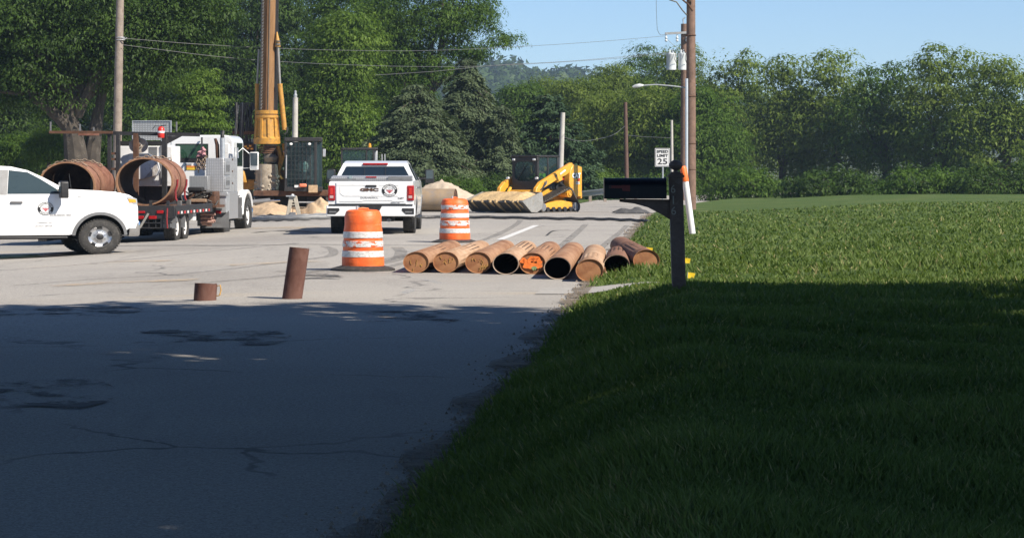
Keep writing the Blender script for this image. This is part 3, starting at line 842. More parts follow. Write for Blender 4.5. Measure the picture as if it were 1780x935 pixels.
# ---- mailbox on its post
mail_black = mat('mailbox_enamel', (.007, .008, .014), .42, 0, .3, 8, (.03, .03, .035), .2, spec=.25)
post_brown = mat('post_brown', (.15, .105, .092), .75, 0, .3, 10, (.22, .17, .15), .3, .3, 30)
num_metal = mat('number_metal', (.33, .31, .28), .45, .3, .1, 20)
mz = .365
root = thing('mailbox_post', 'dark brown mailbox post with ball finial and house number 616', 'mailbox post', (X(1181, 22.5), 22.5, mz), R(-4))
q = MB(); q.prism([(-.060, -.15), (.060, -.15), (.026, 1.24), (-.094, 1.24)], -.06, .06, 'y'); q.build('post', post_brown, root, 30, .006)
q = MB(); q.bb(-.105, .040, -.073, .073, 1.24, 1.265); q.bb(-.092, .028, -.06, .06, 1.265, 1.285); q.bb(-.075, .010, -.042, .042, 1.285, 1.30); q.build('post_cap', post_brown, root, 30, .004)
q = MB(); q.lathe([(.001, 1.295), (.022, 1.30), (.02, 1.32), (.05, 1.335), (.062, 1.37), (.05, 1.405), (.02, 1.427), (.001, 1.43)], 20, (-.033, 0, 0)); q.build('finial', post_brown, root)
for ch, z in (('6', 1.11), ('1', .99), ('6', .875)):
    lettering(ch, .125, num_metal, root, frame((-.062 + (1.18 - z) * .024, -.064, z), (1, 0, 0), (0, 0, 1)), 'house_number', .004, sx=.8)
q = MB(); q.prism([(-.07, .84), (-.07, 1.0), (-.53, 1.005), (-.53, .975), (-.40, .955), (-.28, .915), (-.16, .84), (-.08, .78)], -.022, .022, 'y'); q.build('bracket', post_brown, root, 30, .004)
mb_root = thing('mailbox', 'black metal mailbox with a folded dark red flag on its side', 'mailbox', (X(1104, 22.45), 22.45, mz + 1.005 * ZS), R(-3))
arch = [(-.083, .005), (.083, .005), (.083, .13)] + [(.083 * math.cos(a), .13 + .098 * math.sin(a)) for a in np.linspace(.25, math.pi - .25, 9)] + [(-.083, .13)]
q = MB(); q.prism(arch, -.262, .262, 'x'); q.build('box_body', mail_black, mb_root, 40, .004)
q = MB(); q.prism([(y * 1.06, z * 1.03) for y, z in arch], .256, .272, 'x'); q.build('back_rim', mail_black, mb_root, 40)
q = MB(); q.prism([(y * 1.05, z * 1.02) for y, z in arch], -.276, -.258, 'x'); q.build('door', mail_black, mb_root, 40)
flag_red = mat('flag_red', (.16, .012, .012), .5, 0, .2, 10)
q = MB(); q.bb(-.236, -.06, -.094, -.088, .118, .148); q.prism([(-.125, .152), (-.05, .152), (-.05, .085), (-.115, .09)], -.095, -.087, 'y'); q.build('flag', flag_red, mb_root, 0)
q = MB(); q.cyl((-.225, -.082, .133), (-.225, -.1, .133), .012, n=10); q.build('hinge_pin', black_steel, mb_root)

# ---- two leaning rusty posts in the foreground
post_rust = rust('post_rust', (.105, .048, .037), (.16, .085, .068), (.07, .032, .026), 7, (1, 1, .5))
def post(label, u, vt, D, dia, h, lean, hook):
    x = X(u, D); zt = HC + (V0 - vt) * D / F
    root = thing('rusty_post', label, 'post', (x - lean * h, D, zt - h * ZS), 0, 1, 'short rusty pipe posts in the foreground')
    q = MB(); a, b_ = Vector((0, 0, -.25)), Vector((lean * h, .02, h))
    d = b_ - a
    q.cyl(a, b_, dia / 2, n=28, cap=False); q.cyl(b_, b_ - d * .25, dia / 2 * .84, n=28, cap=False)
    q.lathe([(dia / 2 * .84, 0), (dia / 2, .0)], 28, tuple(b_))
    q.build('post_tube', post_rust, root, 50)
    q = MB(); q.cyl(b_ - d * .25, b_ - d * .24, dia / 2 * .83, n=24); q.build('inner_plug', rust_dark, root)
    if hook:
        q = MB(); q.tube([b_ + Vector((dia * .45, 0, -.04)), b_ + Vector((dia * .62, -.02, -.02)), b_ + Vector((dia * .66, -.02, -.09)), b_ + Vector((dia * .6, -.02, -.16)), b_ + Vector((dia * .45, 0, -.17))], .008, 6); q.build('wire_hook', scrawl_yellow, root)
post('tall slim rusty post leaning right in the foreground', 520.5, 431, 28.45, .226, .74, .16, False)
post('short stout rusty post with a wire loop at the bottom edge', 358, 493, 28.4, .256, .30, .10, True)

# ---- utility flags, marker, sign
yel = mat('flag_yellow', (.80, .55, .02), .6, 0, .1, 10)
def wireflag(label, u, D, h, w_):
    x = X(u, D); z = lawn_z(x, D)
    root = thing('marker_flag', label, 'flag', (x, D, z), .3, 1, 'yellow utility flags in the grass')
    q = MB(); q.cyl((0, 0, -.05), (.02, 0, h), .003, n=6); q.build('wire', galv, root)
    q = MB(); q.add([(0.02, 0, h), (w_, -.03, h - .015), (w_ * .9, -.02, h - .09), (.02, 0, h - .085), (0.02, .006, h), (w_, -.024, h - .015), (w_ * .9, -.014, h - .09), (.02, .006, h - .085)], [(0, 1, 2, 3), (7, 6, 5, 4), (0, 4, 5, 1), (3, 2, 6, 7), (1, 5, 6, 2)]); q.build('pennant', yel, root, 0)
wireflag('small yellow flag in the grass beside the last pipe', 1121, 38.5, .17, .12)
wireflag('yellow flag bent over right of the mailbox post', 1187, 34.0, .16, .1)
wireflag('yellow flag low in the sunny grass behind the mailbox post', 1193, 29.5, .22, .1)

D = 36.0
root = thing('marker_post', 'leaning white and orange cable marker behind the mailbox post', 'marker post', (X(1200, D), D, HC + (V0 - 366) * D / F))
top = (X(1187, D) - X(1200, D), 0, (HC + (V0 - 289) * D / F - (HC + (V0 - 366) * D / F)) / ZS)
tp = Vector(top)
q = MB(); q.cyl((.03, 0, -.4), tp * .66, .045, n=14); q.build('white_tube', white_paint, root)
q = MB(); q.tube([tp * .655, tp * .95, tp], [.050, .050, .035], 14); q.build('orange_sleeve', orange_faded, root)

D = 92.0
sg = thing('speed_sign', 'speed limit 25 sign on a thin metal post at the far verge', 'road sign', (X(1151.5, D), D, HC + (V0 - 352) * D / F), R(6))
hgt = (352 - 258) * D / F / ZS
sign_white = mat('sign_white', (.62, .62, .63), .5, 0, .06, 6)
sw, sh = .55, 32 * D / F / ZS
q = MB(); q.cyl((.02, .03, -.2), (.02, .03, hgt - .03), .03, n=8); q.build('sign_post', galv, sg)
q = MB(); q.bb(-sw / 2, sw / 2, -.006, .006, hgt - sh, hgt); q.build('sign_plate', sign_white, sg, 30)
q = MB()
for (a, b_, c_, d_) in ((-sw / 2 + .02, sw / 2 - .02, hgt - .035, hgt - .02), (-sw / 2 + .02, sw / 2 - .02, hgt - sh + .02, hgt - sh + .035)): q.bb(a, b_, -.012, -.006, c_, d_)
for a in (-sw / 2 + .02, sw / 2 - .035): q.bb(a, a + .015, -.012, -.006, hgt - sh + .035, hgt - .035)
q.build('sign_border', ink_black, sg, 0)
for tx, z, s_, sx_ in (('SPEED', hgt - .15, .165, .95), ('LIMIT', hgt - .33, .165, 1.05), ('25', hgt - .595, .36, 1.1)):
    lettering(tx, s_, ink_black, sg, frame((0, -.012, z), (1, 0, 0), (0, 0, 1)), 'lettering', .003, sx=sx_, bold=.004)

# ---- things lying on the road
def strip(name, pts, w_, material, z=.006, kind=True, zf=road_z):
    """Flat painted or worn strip draped on the road along ground points."""
    P_ = [Vector((x, y, 0)) for x, y in pts]; vs = []; fs = []
    for i, p in enumerate(P_):
        d = (P_[min(i + 1, len(P_) - 1)] - P_[max(i - 1, 0)]).normalized(); s_ = Vector((d.y, -d.x, 0))
        ww = w_[i] if isinstance(w_, (list, tuple)) else w_
        for sg_ in (-1, 1):
            q = p + s_ * ww * .5 * sg_; vs.append((q.x, q.y, zf(q.x, q.y) + z))
    for i in range(len(P_) - 1): fs.append((2 * i, 2 * i + 1, 2 * i + 3, 2 * i + 2))
    me = bpy.data.meshes.new(name); me.from_pydata(vs, [], fs)
    return struct(link(name, me, material, None, 0))
def gpt(u, v):
    D = HC * F / (v - V0)
    for _ in range(4):
        D = (HC - road_z(X(u, D), D)) * F / (v - V0)
    return (X(u, D), D)
def curve_pts(pix, n=8):
    """Smooth ground path through photograph pixels (Catmull-Rom)."""
    g = [Vector((*gpt(u, v), 0)) for u, v in pix]; g = [g[0] * 2 - g[1]] + g + [g[-1] * 2 - g[-2]]
    out = []
    for i in range(1, len(g) - 2):
        for k in range(n):
            t_ = k / n; a, b_, c_, d_ = g[i - 1:i + 3]
            q = .5 * ((2 * b_) + (c_ - a) * t_ + (2 * a - 5 * b_ + 4 * c_ - d_) * t_ ** 2 + (3 * b_ - a - 3 * c_ + d_) * t_ ** 3)
            out.append((q.x, q.y))
    out.append((g[-2].x, g[-2].y))
    return out
line_white = mat('lane_paint', (.66, .66, .65), .7, 0, .2, 9, (.38, .36, .33), .45)
strip('lane_line', [gpt(869, 417), gpt(902, 404), gpt(932, 392)], .16, line_white)
def worn_mark(name, col, lo, hi, scale=5):
    m, t, b = newmat(name); vec = coords(t)
    f = noise(t, scale, 5, .7, vec)
    a = ramp(t, f, [(lo, (0, 0, 0)), (hi, (1, 1, 1))])
    b.inputs['Base Color'].default_value = (*col, 1); b.inputs['Roughness'].default_value = .9
    t.links.new(a, b.inputs['Alpha']); return m
tyre_black = worn_mark('tyre_smear', (.17, .165, .158), .34, .95, 9)
tar = worn_mark('tar_seam', (.04, .039, .038), .30, .46, 3)
sandy = worn_mark('sand_spill', (.50, .38, .24), .42, .72, 3)
for pix, wd in [([(560, 470), (620, 462), (700, 446), (760, 432), (800, 414), (806, 398), (800, 390)], .26), ([(640, 474), (720, 452), (800, 430), (860, 410), (895, 392), (905, 383)], .16),
                ([(330, 494), (400, 488), (500, 478), (590, 466), (680, 455), (697, 440), (690, 430)], .22), ([(20, 497), (160, 486), (320, 476), (480, 458), (570, 446), (578, 434), (562, 428)], .17),
                ([(0, 470), (120, 462), (260, 448), (380, 436), (520, 422)], .15), ([(960, 440), (985, 420), (1008, 400), (1018, 390)], .16), ([(1040, 436), (1060, 418), (1078, 404), (1090, 392)], .14)]:
    strip('tyre_mark', curve_pts(pix), wd, tyre_black, .005)
for pix, wd in [([(190, 428), (300, 427), (430, 427), (600, 426), (760, 427)], .10), ([(480, 472), (560, 473), (640, 473)], .05), ([(690, 437), (720, 438), (760, 437)], .05), ([(440, 405), (480, 402), (560, 404)], .16), ([(950, 410), (962, 402), (990, 400)], .05)]:
    strip('tar_seam', curve_pts(pix), wd, tar, .009)
for pix, wd in [([(90, 498), (200, 492), (340, 487)], .55), ([(200, 455), (300, 454)], .4), ([(400, 462), (480, 458), (560, 455)], .5), ([(430, 398), (500, 396), (560, 397)], .9)]:
    strip('sand_spill', curve_pts(pix), wd, sandy, .012)
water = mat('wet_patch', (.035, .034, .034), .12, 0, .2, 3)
wet_shadow = worn_mark('damp_and_shadow', (.04, .04, .04), .30, .42, 1.4); wet_shadow.node_tree.nodes['Principled BSDF'].inputs['Roughness'].default_value = .2
strip('puddle_shadow', curve_pts([(-60, 446), (20, 447), (90, 444), (150, 437)]), [1.6 * math.sin(math.pi * min(1, (i + 2) / 27)) + .3 for i in range(25)], wet_shadow, .016)  # wet ground with the pickup's shadow painted into the same dark patch
spray_blue = worn_mark('survey_blue', (.25, .38, .52), .52, .75, 18)
strip('survey_mark', curve_pts([(735, 487), (752, 490), (768, 494)]), .12, spray_blue, .014)
strip('survey_mark', curve_pts([(700, 512), (714, 506), (722, 503)]), .12, spray_blue, .014)

# crumbs of stone and earth along the road edge
n = 5200
gy = 7 / (1 - rng.uniform(0, 1, n) * (1 - 7 / 80)); gx = np.array([road_edge(y) for y in gy]) - np.abs(rng.normal(size=n)) * .16 + .10
gs = rng.uniform(.004, .012, n) * (1 + gy / 40)
T4 = np.array([(1, 0, -.4), (-.5, .87, -.4), (-.5, -.87, -.4), (0, 0, .8)])
ra = rng.uniform(0, 6.28, n); cr, sr = np.cos(ra), np.sin(ra)
V = np.empty((n, 4, 3)); 
for k in range(4):
    V[:, k, 0] = gx + gs * (T4[k, 0] * cr - T4[k, 1] * sr); V[:, k, 1] = gy + gs * (T4[k, 0] * sr + T4[k, 1] * cr); V[:, k, 2] = .012 + gs * T4[k, 2]
me = bpy.data.meshes.new('gravel'); me.from_pydata(V.reshape(-1, 3).tolist(), [], [tuple(4 * i + j for j in f) for i in range(n) for f in ((0, 1, 3), (1, 2, 3), (2, 0, 3))])
o = struct(link('gravel', me, mat('gravel_stone', (.24, .20, .16), .9, 0, .5, 9), None, 0), 'stuff'); o['label'] = 'loose gravel and earth along the road edge'
earth = worn_mark('edge_earth', (.17, .135, .095), .34, .62, 3)
strip('edge_dirt', [(road_edge(y) - .03 + .06 * math.sin(y * 1.9) + .05 * math.sin(y * 4.3), y) for y in np.arange(4, 78, .5)], [.32 + .12 * math.sin(i * 1.1) for i in range(148)], earth, .018)
clip_mat = worn_mark('oil_stain', (.07, .068, .066), .50, .60, 2.2)
for (x, y, w2) in ((-1.2, 21, 1.2), (-3.0, 25.5, 1.5), (.6, 24, .8), (-2.1, 15.5, 1.0), (-.5, 33, .7)):
    strip('oil_stain', [(x + .15 * math.sin(k), y + k * .5) for k in range(5)], w2, clip_mat, .007)

def hose(label, pix, r, material, name='hose', lift=0):
    pts = [Vector((x, y, road_z(x, y) + r + lift + .012 + .01 * math.sin(i * 1.7))) for i, (x, y) in enumerate(curve_pts(pix))]
    o0 = pts[0].copy()
    q = MB(); q.tube([p - o0 for p in pts], r, 8); o = q.build(name, material); o.location = o0
    return tag(o, label, 'hose')
hose_dark = mat('hose_rubber', (.045, .045, .048), .6, 0, .3, 3, (.2, .18, .16), .3)
hose_grey = mat('hose_grey', (.21, .215, .22), .55, 0, .2, 3)
hose('long dark hose crossing the road below the loader', [(690, 381), (760, 380.5), (850, 381), (960, 383), (1040, 384), (1110, 386.5), (1128, 388)], .04, hose_dark)
hose('grey hose along the edge of the sand, nearer of the pair', [(425, 386), (470, 385.5), (520, 384), (580, 382)], .07, hose_grey)
hose('grey hose along the edge of the sand, farther of the pair', [(430, 382), (480, 381.5), (530, 380), (585, 377.5)], .06, hose_grey)
# heap of dark matting by the road edge
q = MB(); r_ = random.Random(5)
o0 = Vector((*gpt(1098, 371), .02))
nx_, ny_ = 16, 6; vs = []; fs = []
for j in range(ny_):
    for i in range(nx_):
        a = i / (nx_ - 1); b_ = j / (ny_ - 1)
        h = math.sin(math.pi * b_) * (.06 + .10 * abs(math.sin(a * 7.0)) + r_.uniform(0, .05)) * math.sin(math.pi * min(1, max(.04, a)))**.4
        vs.append(((a - .5) * 1.15 + r_.uniform(-.02, .02), (b_ - .5) * 1.4 + r_.uniform(-.05, .05), h))
for j in range(ny_ - 1):
    for i in range(nx_ - 1): fs.append((j * nx_ + i, j * nx_ + i + 1, (j + 1) * nx_ + i + 1, (j + 1) * nx_ + i))
q.add(vs, fs); o = q.build('rumpled_mat', mat('mat_fabric', (.07, .07, .072), .9, 0, .4, 5, (.16, .15, .14), .3)); o.location = o0
tag(o, 'rumpled dark mat lying flat on the road by the verge', 'mat')

vq = [gpt(u, v) for u, v in ((975, 354), (1010, 353.5), (1040, 347.5), (1068, 342), (1075, 338.5), (1020, 339), (975, 341))]
me = bpy.data.meshes.new('grass_verge'); me.from_pydata([(x, y, .02) for x, y in vq], [], [tuple(range(len(vq)))])
struct(link('grass_verge', me, turf, None, 0))
# ================================================================ PICKUP TRUCKS
side_glass = glass('side_glass', (.012, .022, .03), .03, .74)
seat_grey = mat('seat_grey', (.09, .09, .095), .8)
seam_grey = mat('seam_grey', (.42, .43, .44), .5, 0, .1, 8)
def side_mesh(poly, zc=(), xc=()):
    """A side-view outline, triangulated and cut along the given heights / stations."""
    bm = bmesh.new()
    f = bm.faces.new([bm.verts.new((x, 0, z)) for x, z in poly])
    f.normal_update()
    bmesh.ops.triangulate(bm, faces=[f], quad_method='FIXED', ngon_method='EAR_CLIP')
    for z in zc: bmesh.ops.bisect_plane(bm, geom=bm.verts[:] + bm.edges[:] + bm.faces[:], plane_co=(0, 0, z), plane_no=(0, 0, 1))
    for x in xc: bmesh.ops.bisect_plane(bm, geom=bm.verts[:] + bm.edges[:] + bm.faces[:], plane_co=(x, 0, 0), plane_no=(1, 0, 0))
    bm.verts.index_update()
    V = [(v.co.x, v.co.z) for v in bm.verts]; Fc = [tuple(v.index for v in q.verts) for q in bm.faces]
    E_ = [tuple(v.index for v in e.verts) for e in bm.edges if len(e.link_faces) == 1]
    bm.free(); return V, Fc, E_
def body(poly, wf, zc=(), xc=()):
    V, Fc, E_ = side_mesh(poly, zc, xc); n = len(V); mb = MB()
    mb.add([(x, -wf(x, z), z) for x, z in V] + [(x, wf(x, z), z) for x, z in V],
           Fc + [tuple(i + n for i in reversed(q)) for q in Fc] + [(a, b_, b_ + n, a + n) for a, b_ in E_])
    return mb
def patch(poly, wf, side, off=.006, th=.02, zc=(), xc=()):
    V, Fc, E_ = side_mesh(poly, zc, xc); n = len(V); mb = MB()
    mb.add([(x, side * (wf(x, z) + off), z) for x, z in V] + [(x, side * (wf(x, z) + off - th), z) for x, z in V],
           Fc + [tuple(i + n for i in reversed(q)) for q in Fc] + [(a, b_, b_ + n, a + n) for a, b_ in E_])
    return mb
def arc(cx, cz, r, a0, a1, n=12, rz=None):
    rz = rz or r
    return [(cx + r * math.cos(R(a0 + (a1 - a0) * i / n)), cz + rz * math.sin(R(a0 + (a1 - a0) * i / n))) for i in range(n + 1)]

def road_wheel(parent, c, r, wd, side, rim_mat, style='pickup', rimf=.60, name='wheel'):
    """Wheel whose outer face points to local y = side."""
    cx, cy, cz = c; h = wd / 2
    rr = r * rimf
    q = MB()
    o_ = side * h
    q.lathe([(rr * 1.0, -h * side), (rr * 1.0, o_ * .78), (rr * .93, o_ * .62), (rr * .62, o_ * .50), (rr * .40, o_ * .62), (rr * .36, o_ * .80), (rr * .18, o_ * .86), (.001, o_ * .88)], 36, c, 'y')
    wheel = q.build(name, rim_mat, parent, 40)
    q = MB()
    prof = [(rr * .97, -h * .92), (r * .86, -h * 1.02), (r * .97, -h * .86), (r, -h * .6), (r, h * .6), (r * .97, h * .86), (r * .86, h * 1.02), (rr * 1.03, h * .92), (rr * .97, h * .80)]
    q.lathe(prof, 44, c, 'y', closed=True)
    for k in range(44):      # tread blocks
        a = 2 * math.pi * k / 44
        for s2, ph in ((-.45, 0), (0, .07), (.45, 0)):
            ca, sa = math.cos(a + ph), math.sin(a + ph)
            M = Matrix(((ca, 0, -sa), (0, 1, 0), (sa, 0, ca)))
            q.box((cx + ca * (r + .003), cy + s2 * wd * .8, cz + sa * (r + .003)), (.02, wd * .24, r * .09), M)
    q.build('tyre', rubber, wheel, 40)
    q = MB()
    if style == 'pickup':
        for k in range(5):
            a = R(90 + 72 * k)
            p0 = Vector((cx + math.cos(a) * rr * .80, cy + o_ * .60, cz + math.sin(a) * rr * .80))
            tx = Vector((-math.sin(a), 0, math.cos(a)))
            q.bar(p0 - tx * rr * .20, p0 + tx * rr * .20, .05, rr * .16, (math.cos(a), 0, math.sin(a)))
        q.build('wheel_slot', black_plastic, wheel)
        q = MB(); q.lathe([(rr * .38, o_ * .63), (rr * .30, o_ * .84), (rr * .17, o_ * .92), (.001, o_ * .93)], 20, c, 'y'); q.build('hub_cap', black_plastic, wheel)
        q = MB()
        for k in range(8):
            a = R(45 * k + 22); q.cyl((cx + math.cos(a) * rr * .47, cy + o_ * .52, cz + math.sin(a) * rr * .47), (cx + math.cos(a) * rr * .47, cy + o_ * .72, cz + math.sin(a) * rr * .47), rr * .045, n=8)
        q.build('lug_nut', mid_grey, wheel)
    else:
        for k in range(10):
            a = R(36 * k); q.cyl((cx + math.cos(a) * rr * .52, cy + o_ * .5, cz + math.sin(a) * rr * .52), (cx + math.cos(a) * rr * .52, cy + o_ * .68, cz + math.sin(a) * rr * .52), rr * .055, n=8)
        q.build('lug_nut', black_steel, wheel)
        q = MB()
        for k in range(5):
            a = R(36 + 72 * k); q.cyl((cx + math.cos(a) * rr * .77, cy + o_ * .52, cz + math.sin(a) * rr * .77), (cx + math.cos(a) * rr * .77, cy + o_ * .60, cz + math.sin(a) * rr * .77), rr * .11, n=10)
        q.build('hand_hole', dark_under, wheel)
    return wheel

def company_badge(parent, M, r):
    """Round company sticker: ring with side blocks and lettering ticks, CDS over a red wedge."""
    o = MB(); N_ = 48
    def annul(q, r0, r1, a0, a1, z=0.0, n=24):
        vs = []; fs = []
        for i in range(n + 1):
            a = R(a0 + (a1 - a0) * i / n)
            vs += [(r0 * math.cos(a), r0 * math.sin(a), z), (r1 * math.cos(a), r1 * math.sin(a), z)]
        for i in range(n): fs.append((2 * i, 2 * i + 1, 2 * i + 3, 2 * i + 2))
        q.add(vs, fs)
    q = MB(); annul(q, 0.001, r * .99, 0, 360, .001, 48); bd = q.build('badge', white_paint, parent, 0); bd.matrix_local = M
    q = MB(); annul(q, r * .93, r, 0, 360, .004, 48); annul(q, r * .66, r * .73, 0, 360, .004, 48)
    annul(q, r * .70, r * .95, 165, 215, .004, 10); annul(q, r * .70, r * .95, -35, 15, .004, 10); annul(q, r * .66, r * .95, 88, 92, .004, 3)
    for k in range(11): annul(q, r * .79, r * .88, 24 + k * 12.2, 30 + k * 12.2, .004, 2)
    for k in range(6): annul(q, r * .79, r * .88, 226 + k * 14.5, 233 + k * 14.5, .004, 2)
    q.build('badge_ring', ink_black, bd, 0)
    lettering('CDS', r * .52, ink_grey, bd, frame((0, r * .25, .004), (1, 0, 0), (0, 1, 0)), 'lettering', .001, sx=1.1)
    q = MB()
    for hw, y in ((.40, -.02), (.24, -.20), (.10, -.36)): q.bb(-r * hw, r * hw, r * (y - .055), r * (y + .055), .003, .006)
    q.build('badge_wedge', ink_red, bd, 0)

def pickup(name, label, loc, rz, s, tail, rd=0.0):
    zz = lambda z: z + max(0.0, z - 1.46) / .6 * rd
    zp = lambda pl: [(x, zz(z)) for x, z in pl]
    T = thing(name, label, 'pickup truck', loc, rz, s, 'white company pickup trucks')
    WB = 3.8; W = .97
    def wf(x, z):
        w_ = W - .035 * ((z - .98) / .5) ** 2 if z < 1.4 else W - .025 - .36 * (z - 1.4) / (1 + rd / .6)
        if x > .1: w_ -= .11 * ((x - .1) / .7) ** 2
        if x < -4.3: w_ -= .015 * ((-4.3 - x) / .65) ** 2
        return w_
    poly = [(.74, .62), (.79, .80), (.785, 1.12), (.74, 1.33), (.60, 1.43), (.30, 1.495), (-.10, 1.53), (-.60, 1.555), (-.72, 1.58),
            (-1.10, 1.80), (-1.42, 1.955), (-1.75, 2.035), (-2.2, 2.06), (-2.75, 2.04), (-3.02, 1.97), (-3.14, 1.80), (-3.2, 1.46), (-4.93, 1.445), (-4.955, 1.40), (-4.95, .70), (-4.40, .62)]
    poly += [(-4.35, .50)] + arc(-WB, .42, .53, 172, 8, 14) + [(-3.2, .47), (-.62, .47)] + arc(0, .42, .54, 172, 15, 14) + [(.60, .62)]
    b = body(zp(poly), wf, (.55, .75, .98, 1.2, 1.40, 1.6, 1.8), (.1, .3, .5, -4.3, -4.7))
    bo = b.build('body', white_paint, T, 32, .022, 3)
    # glass
    zc = (1.6, 1.8)
    for sd in (-1, 1):
        patch(zp([(-.83, 1.46), (-.86, 1.56), (-1.16, 1.765), (-1.42, 1.915), (-1.79, 1.96), (-1.85, 1.46)]), wf, sd, .004, .02, zc).build('window', side_glass, T, 30)
        patch(zp([(-2.02, 1.46), (-1.98, 1.96), (-2.85, 1.93), (-2.98, 1.82), (-3.0, 1.46)]), wf, sd, .004, .02, zc).build('window', side_glass, T, 30)
        patch(zp([(-1.86, 1.44), (-1.80, 1.965), (-1.97, 1.965), (-2.01, 1.44)]), wf, sd, .006, .02, zc).build('door_pillar', mid_grey, T, 30)
        patch([(-.74, 1.45), (-.82, 1.45), (-.86, 1.56), (-.80, 1.585)], wf, sd, .007, .02, zc).build('window_corner', black_plastic, T, 30)
        # door seams
        for seg in ([(-.60, 1.44), (-.56, .95), (-.64, .52)], [(-1.94, 1.44), (-1.945, .98), (-1.95, .52)], [(-3.12, 1.44), (-3.05, 1.0), (-3.2, .52)]):
            q = MB(); q.tube([(x0, sd * (wf(x0, z0) - .003), z0) for x0, z0 in seg], .0055, 5); q.build('door_seam', seam_grey, T, 0)
        q = MB(); q.bb(-1.80, -1.56, sd * (wf(-1.7, 1.25) + .0), sd * (wf(-1.7, 1.25) + .04), 1.235, 1.285); q.build('door_handle', grey_plastic, T, 30, .012)
        q = MB(); q.bb(-2.95, -2.70, sd * (wf(-2.8, 1.25) + .0), sd * (wf(-2.8, 1.25) + .04), 1.235, 1.285); q.build('door_handle', grey_plastic, T, 30, .012)
        # wheel arch flares
        for cx in (0, -WB):
            o_ = arc(cx, .42, .565, 176, 4, 20, .60); i_ = arc(cx, .42, .50, 4, 176, 20, .53)
            patch(o_ + i_, wf, sd, .012, .03, (.7, .9)).build('wheel_arch', mid_grey, T, 30)
        # running board
        q = MB(); q.bb(-3.15, -.66, sd * .83, sd * 1.0, .385, .44); q.build('running_board', black_plastic, T, 30, .015)
        # mirror
        q = MB(); q.bb(-.86, -.78, sd * .93, sd * 1.10, 1.47, 1.52); q.build('mirror_arm', black_plastic, T, 30, .01)
        q = MB(); q.prism([(1.08, 1.36), (1.28, 1.36), (1.29, 1.44), (1.27, 1.74), (1.24, 1.77), (1.10, 1.77), (1.07, 1.74)], -.86, -.70, 'x', Matrix(((1, 0, 0), (0, sd, 0), (0, 0, 1))))
        mi = q.build('mirror', black_plastic, T, 30, .025, 3)
        q = MB(); q.bb(-.868, -.858, sd * 1.10, sd * 1.26, 1.49, 1.74); q.build('mirror_glass', glass('mirror_glass', (.05, .07, .085), .04) if 'mirror_glass' not in bpy.data.materials else bpy.data.materials['mirror_glass'], mi, 0)
        # lamps
        patch([(.70, 1.20), (.775, 1.20), (.765, 1.33), (.70, 1.36), (.56, 1.385), (.55, 1.33)], wf, sd, .006, .03).build('headlight', glass('lamp_glass', (.35, .37, .38), .06) if 'lamp_glass' not in bpy.data.materials else bpy.data.materials['lamp_glass'], T, 30)
        patch([(.60, 1.245), (.745, 1.245), (.735, 1.315), (.58, 1.335)], wf, sd, .012, .03).build('side_marker', amber, T, 30)
        for cx in (0, -WB): road_wheel(T, (cx, sd * .815, .42), .42, .27, sd, alloy, 'pickup')
    # windshield and rear glass
    q = MB(); q.add([(-.735, -.80, 1.60), (-.735, .80, 1.60), (-1.40, .66, zz(1.952)), (-1.40, -.66, zz(1.952)), (-.75, -.80, 1.575), (-.75, .80, 1.575), (-1.42, .66, zz(1.93)), (-1.42, -.66, zz(1.93))],
                     [(0, 1, 2, 3), (7, 6, 5, 4), (0, 4, 5, 1), (1, 5, 6, 2), (2, 6, 7, 3), (3, 7, 4, 0)]); q.build('windshield', dark_glass, T, 30)
    q = MB(); q.add([(-3.19, -.79, 1.56), (-3.19, .79, 1.56), (-3.135, .66, zz(1.885)), (-3.135, -.66, zz(1.885)), (-3.12, -.79, 1.56), (-3.12, .79, 1.56), (-3.06, .66, zz(1.885)), (-3.06, -.66, zz(1.885))],
                     [(0, 1, 2, 3), (7, 6, 5, 4), (0, 4, 5, 1), (1, 5, 6, 2), (2, 6, 7, 3), (3, 7, 4, 0)]); rg = q.build('rear_window', dark_glass, T, 30)
    q = MB()
    for y in (-.24, .24): q.bar((-3.197, y, 1.57), (-3.142, y, zz(1.88)), .012, .012)
    q.build('window_divider', black_plastic, rg, 0)
    q = MB(); q.bb(-3.10, -3.05, -.29, .29, zz(1.925), zz(1.985)); q.build('brake_light', red_lens, T, 30, .012)
    # seats and dashboard seen through the glass
    q = MB(); q.bb(-3.08, -.78, -.84, .84, .95, 1.40); q.build('cab_floor', dark_under, T, 0)
    for sx_, sy_ in ((-1.75, .42), (-1.75, -.42), (-2.75, .42), (-2.75, -.42)):
        q = MB(); q.bar((sx_, sy_, 1.30), (sx_ - .12, sy_, 1.66), .46, .14, (1, 0, 0)); q.bar((sx_ - .13, sy_, 1.68), (sx_ - .15, sy_, 1.84), .24, .09, (1, 0, 0)); q.build('seat', seat_grey, T, 30, .04)
    q = MB(); q.lathe([(.17, -.012), (.195, 0), (.17, .012)], 20, closed=True); sw_ = q.build('steering_wheel', black_plastic, T); sw_.matrix_local = Matrix.Translation((-1.12, .42, 1.50)) @ Matrix.Rotation(R(62), 4, 'Y')
    q = MB(); q.bb(-1.0, -.74, -.8, .8, 1.38, 1.52); q.build('dashboard', black_plastic, T, 30, .03)
    # under body
    q = MB(); q.bb(-4.85, .55, -.50, .50, .36, .56); q.bb(-WB - .08, -WB + .08, -.8, .8, .34, .50); q.bb(-.08, .08, -.75, .75, .34, .50); q.build('chassis', dark_under, T, 0)
    for cx in (0, -WB):
        q = MB(); q.bb(cx - .50, cx + .50, -.66, .66, .46, .92)
        for sd in (-1, 1):
            a_ = arc(cx, .42, .515, 176, 8, 18, .525); b_ = arc(cx, .42, .56, 8, 176, 18, .57)
            q.prism(a_ + b_, sd * .55, sd * .90, 'y')
        q.build('wheel_well', dark_under, T, 0)
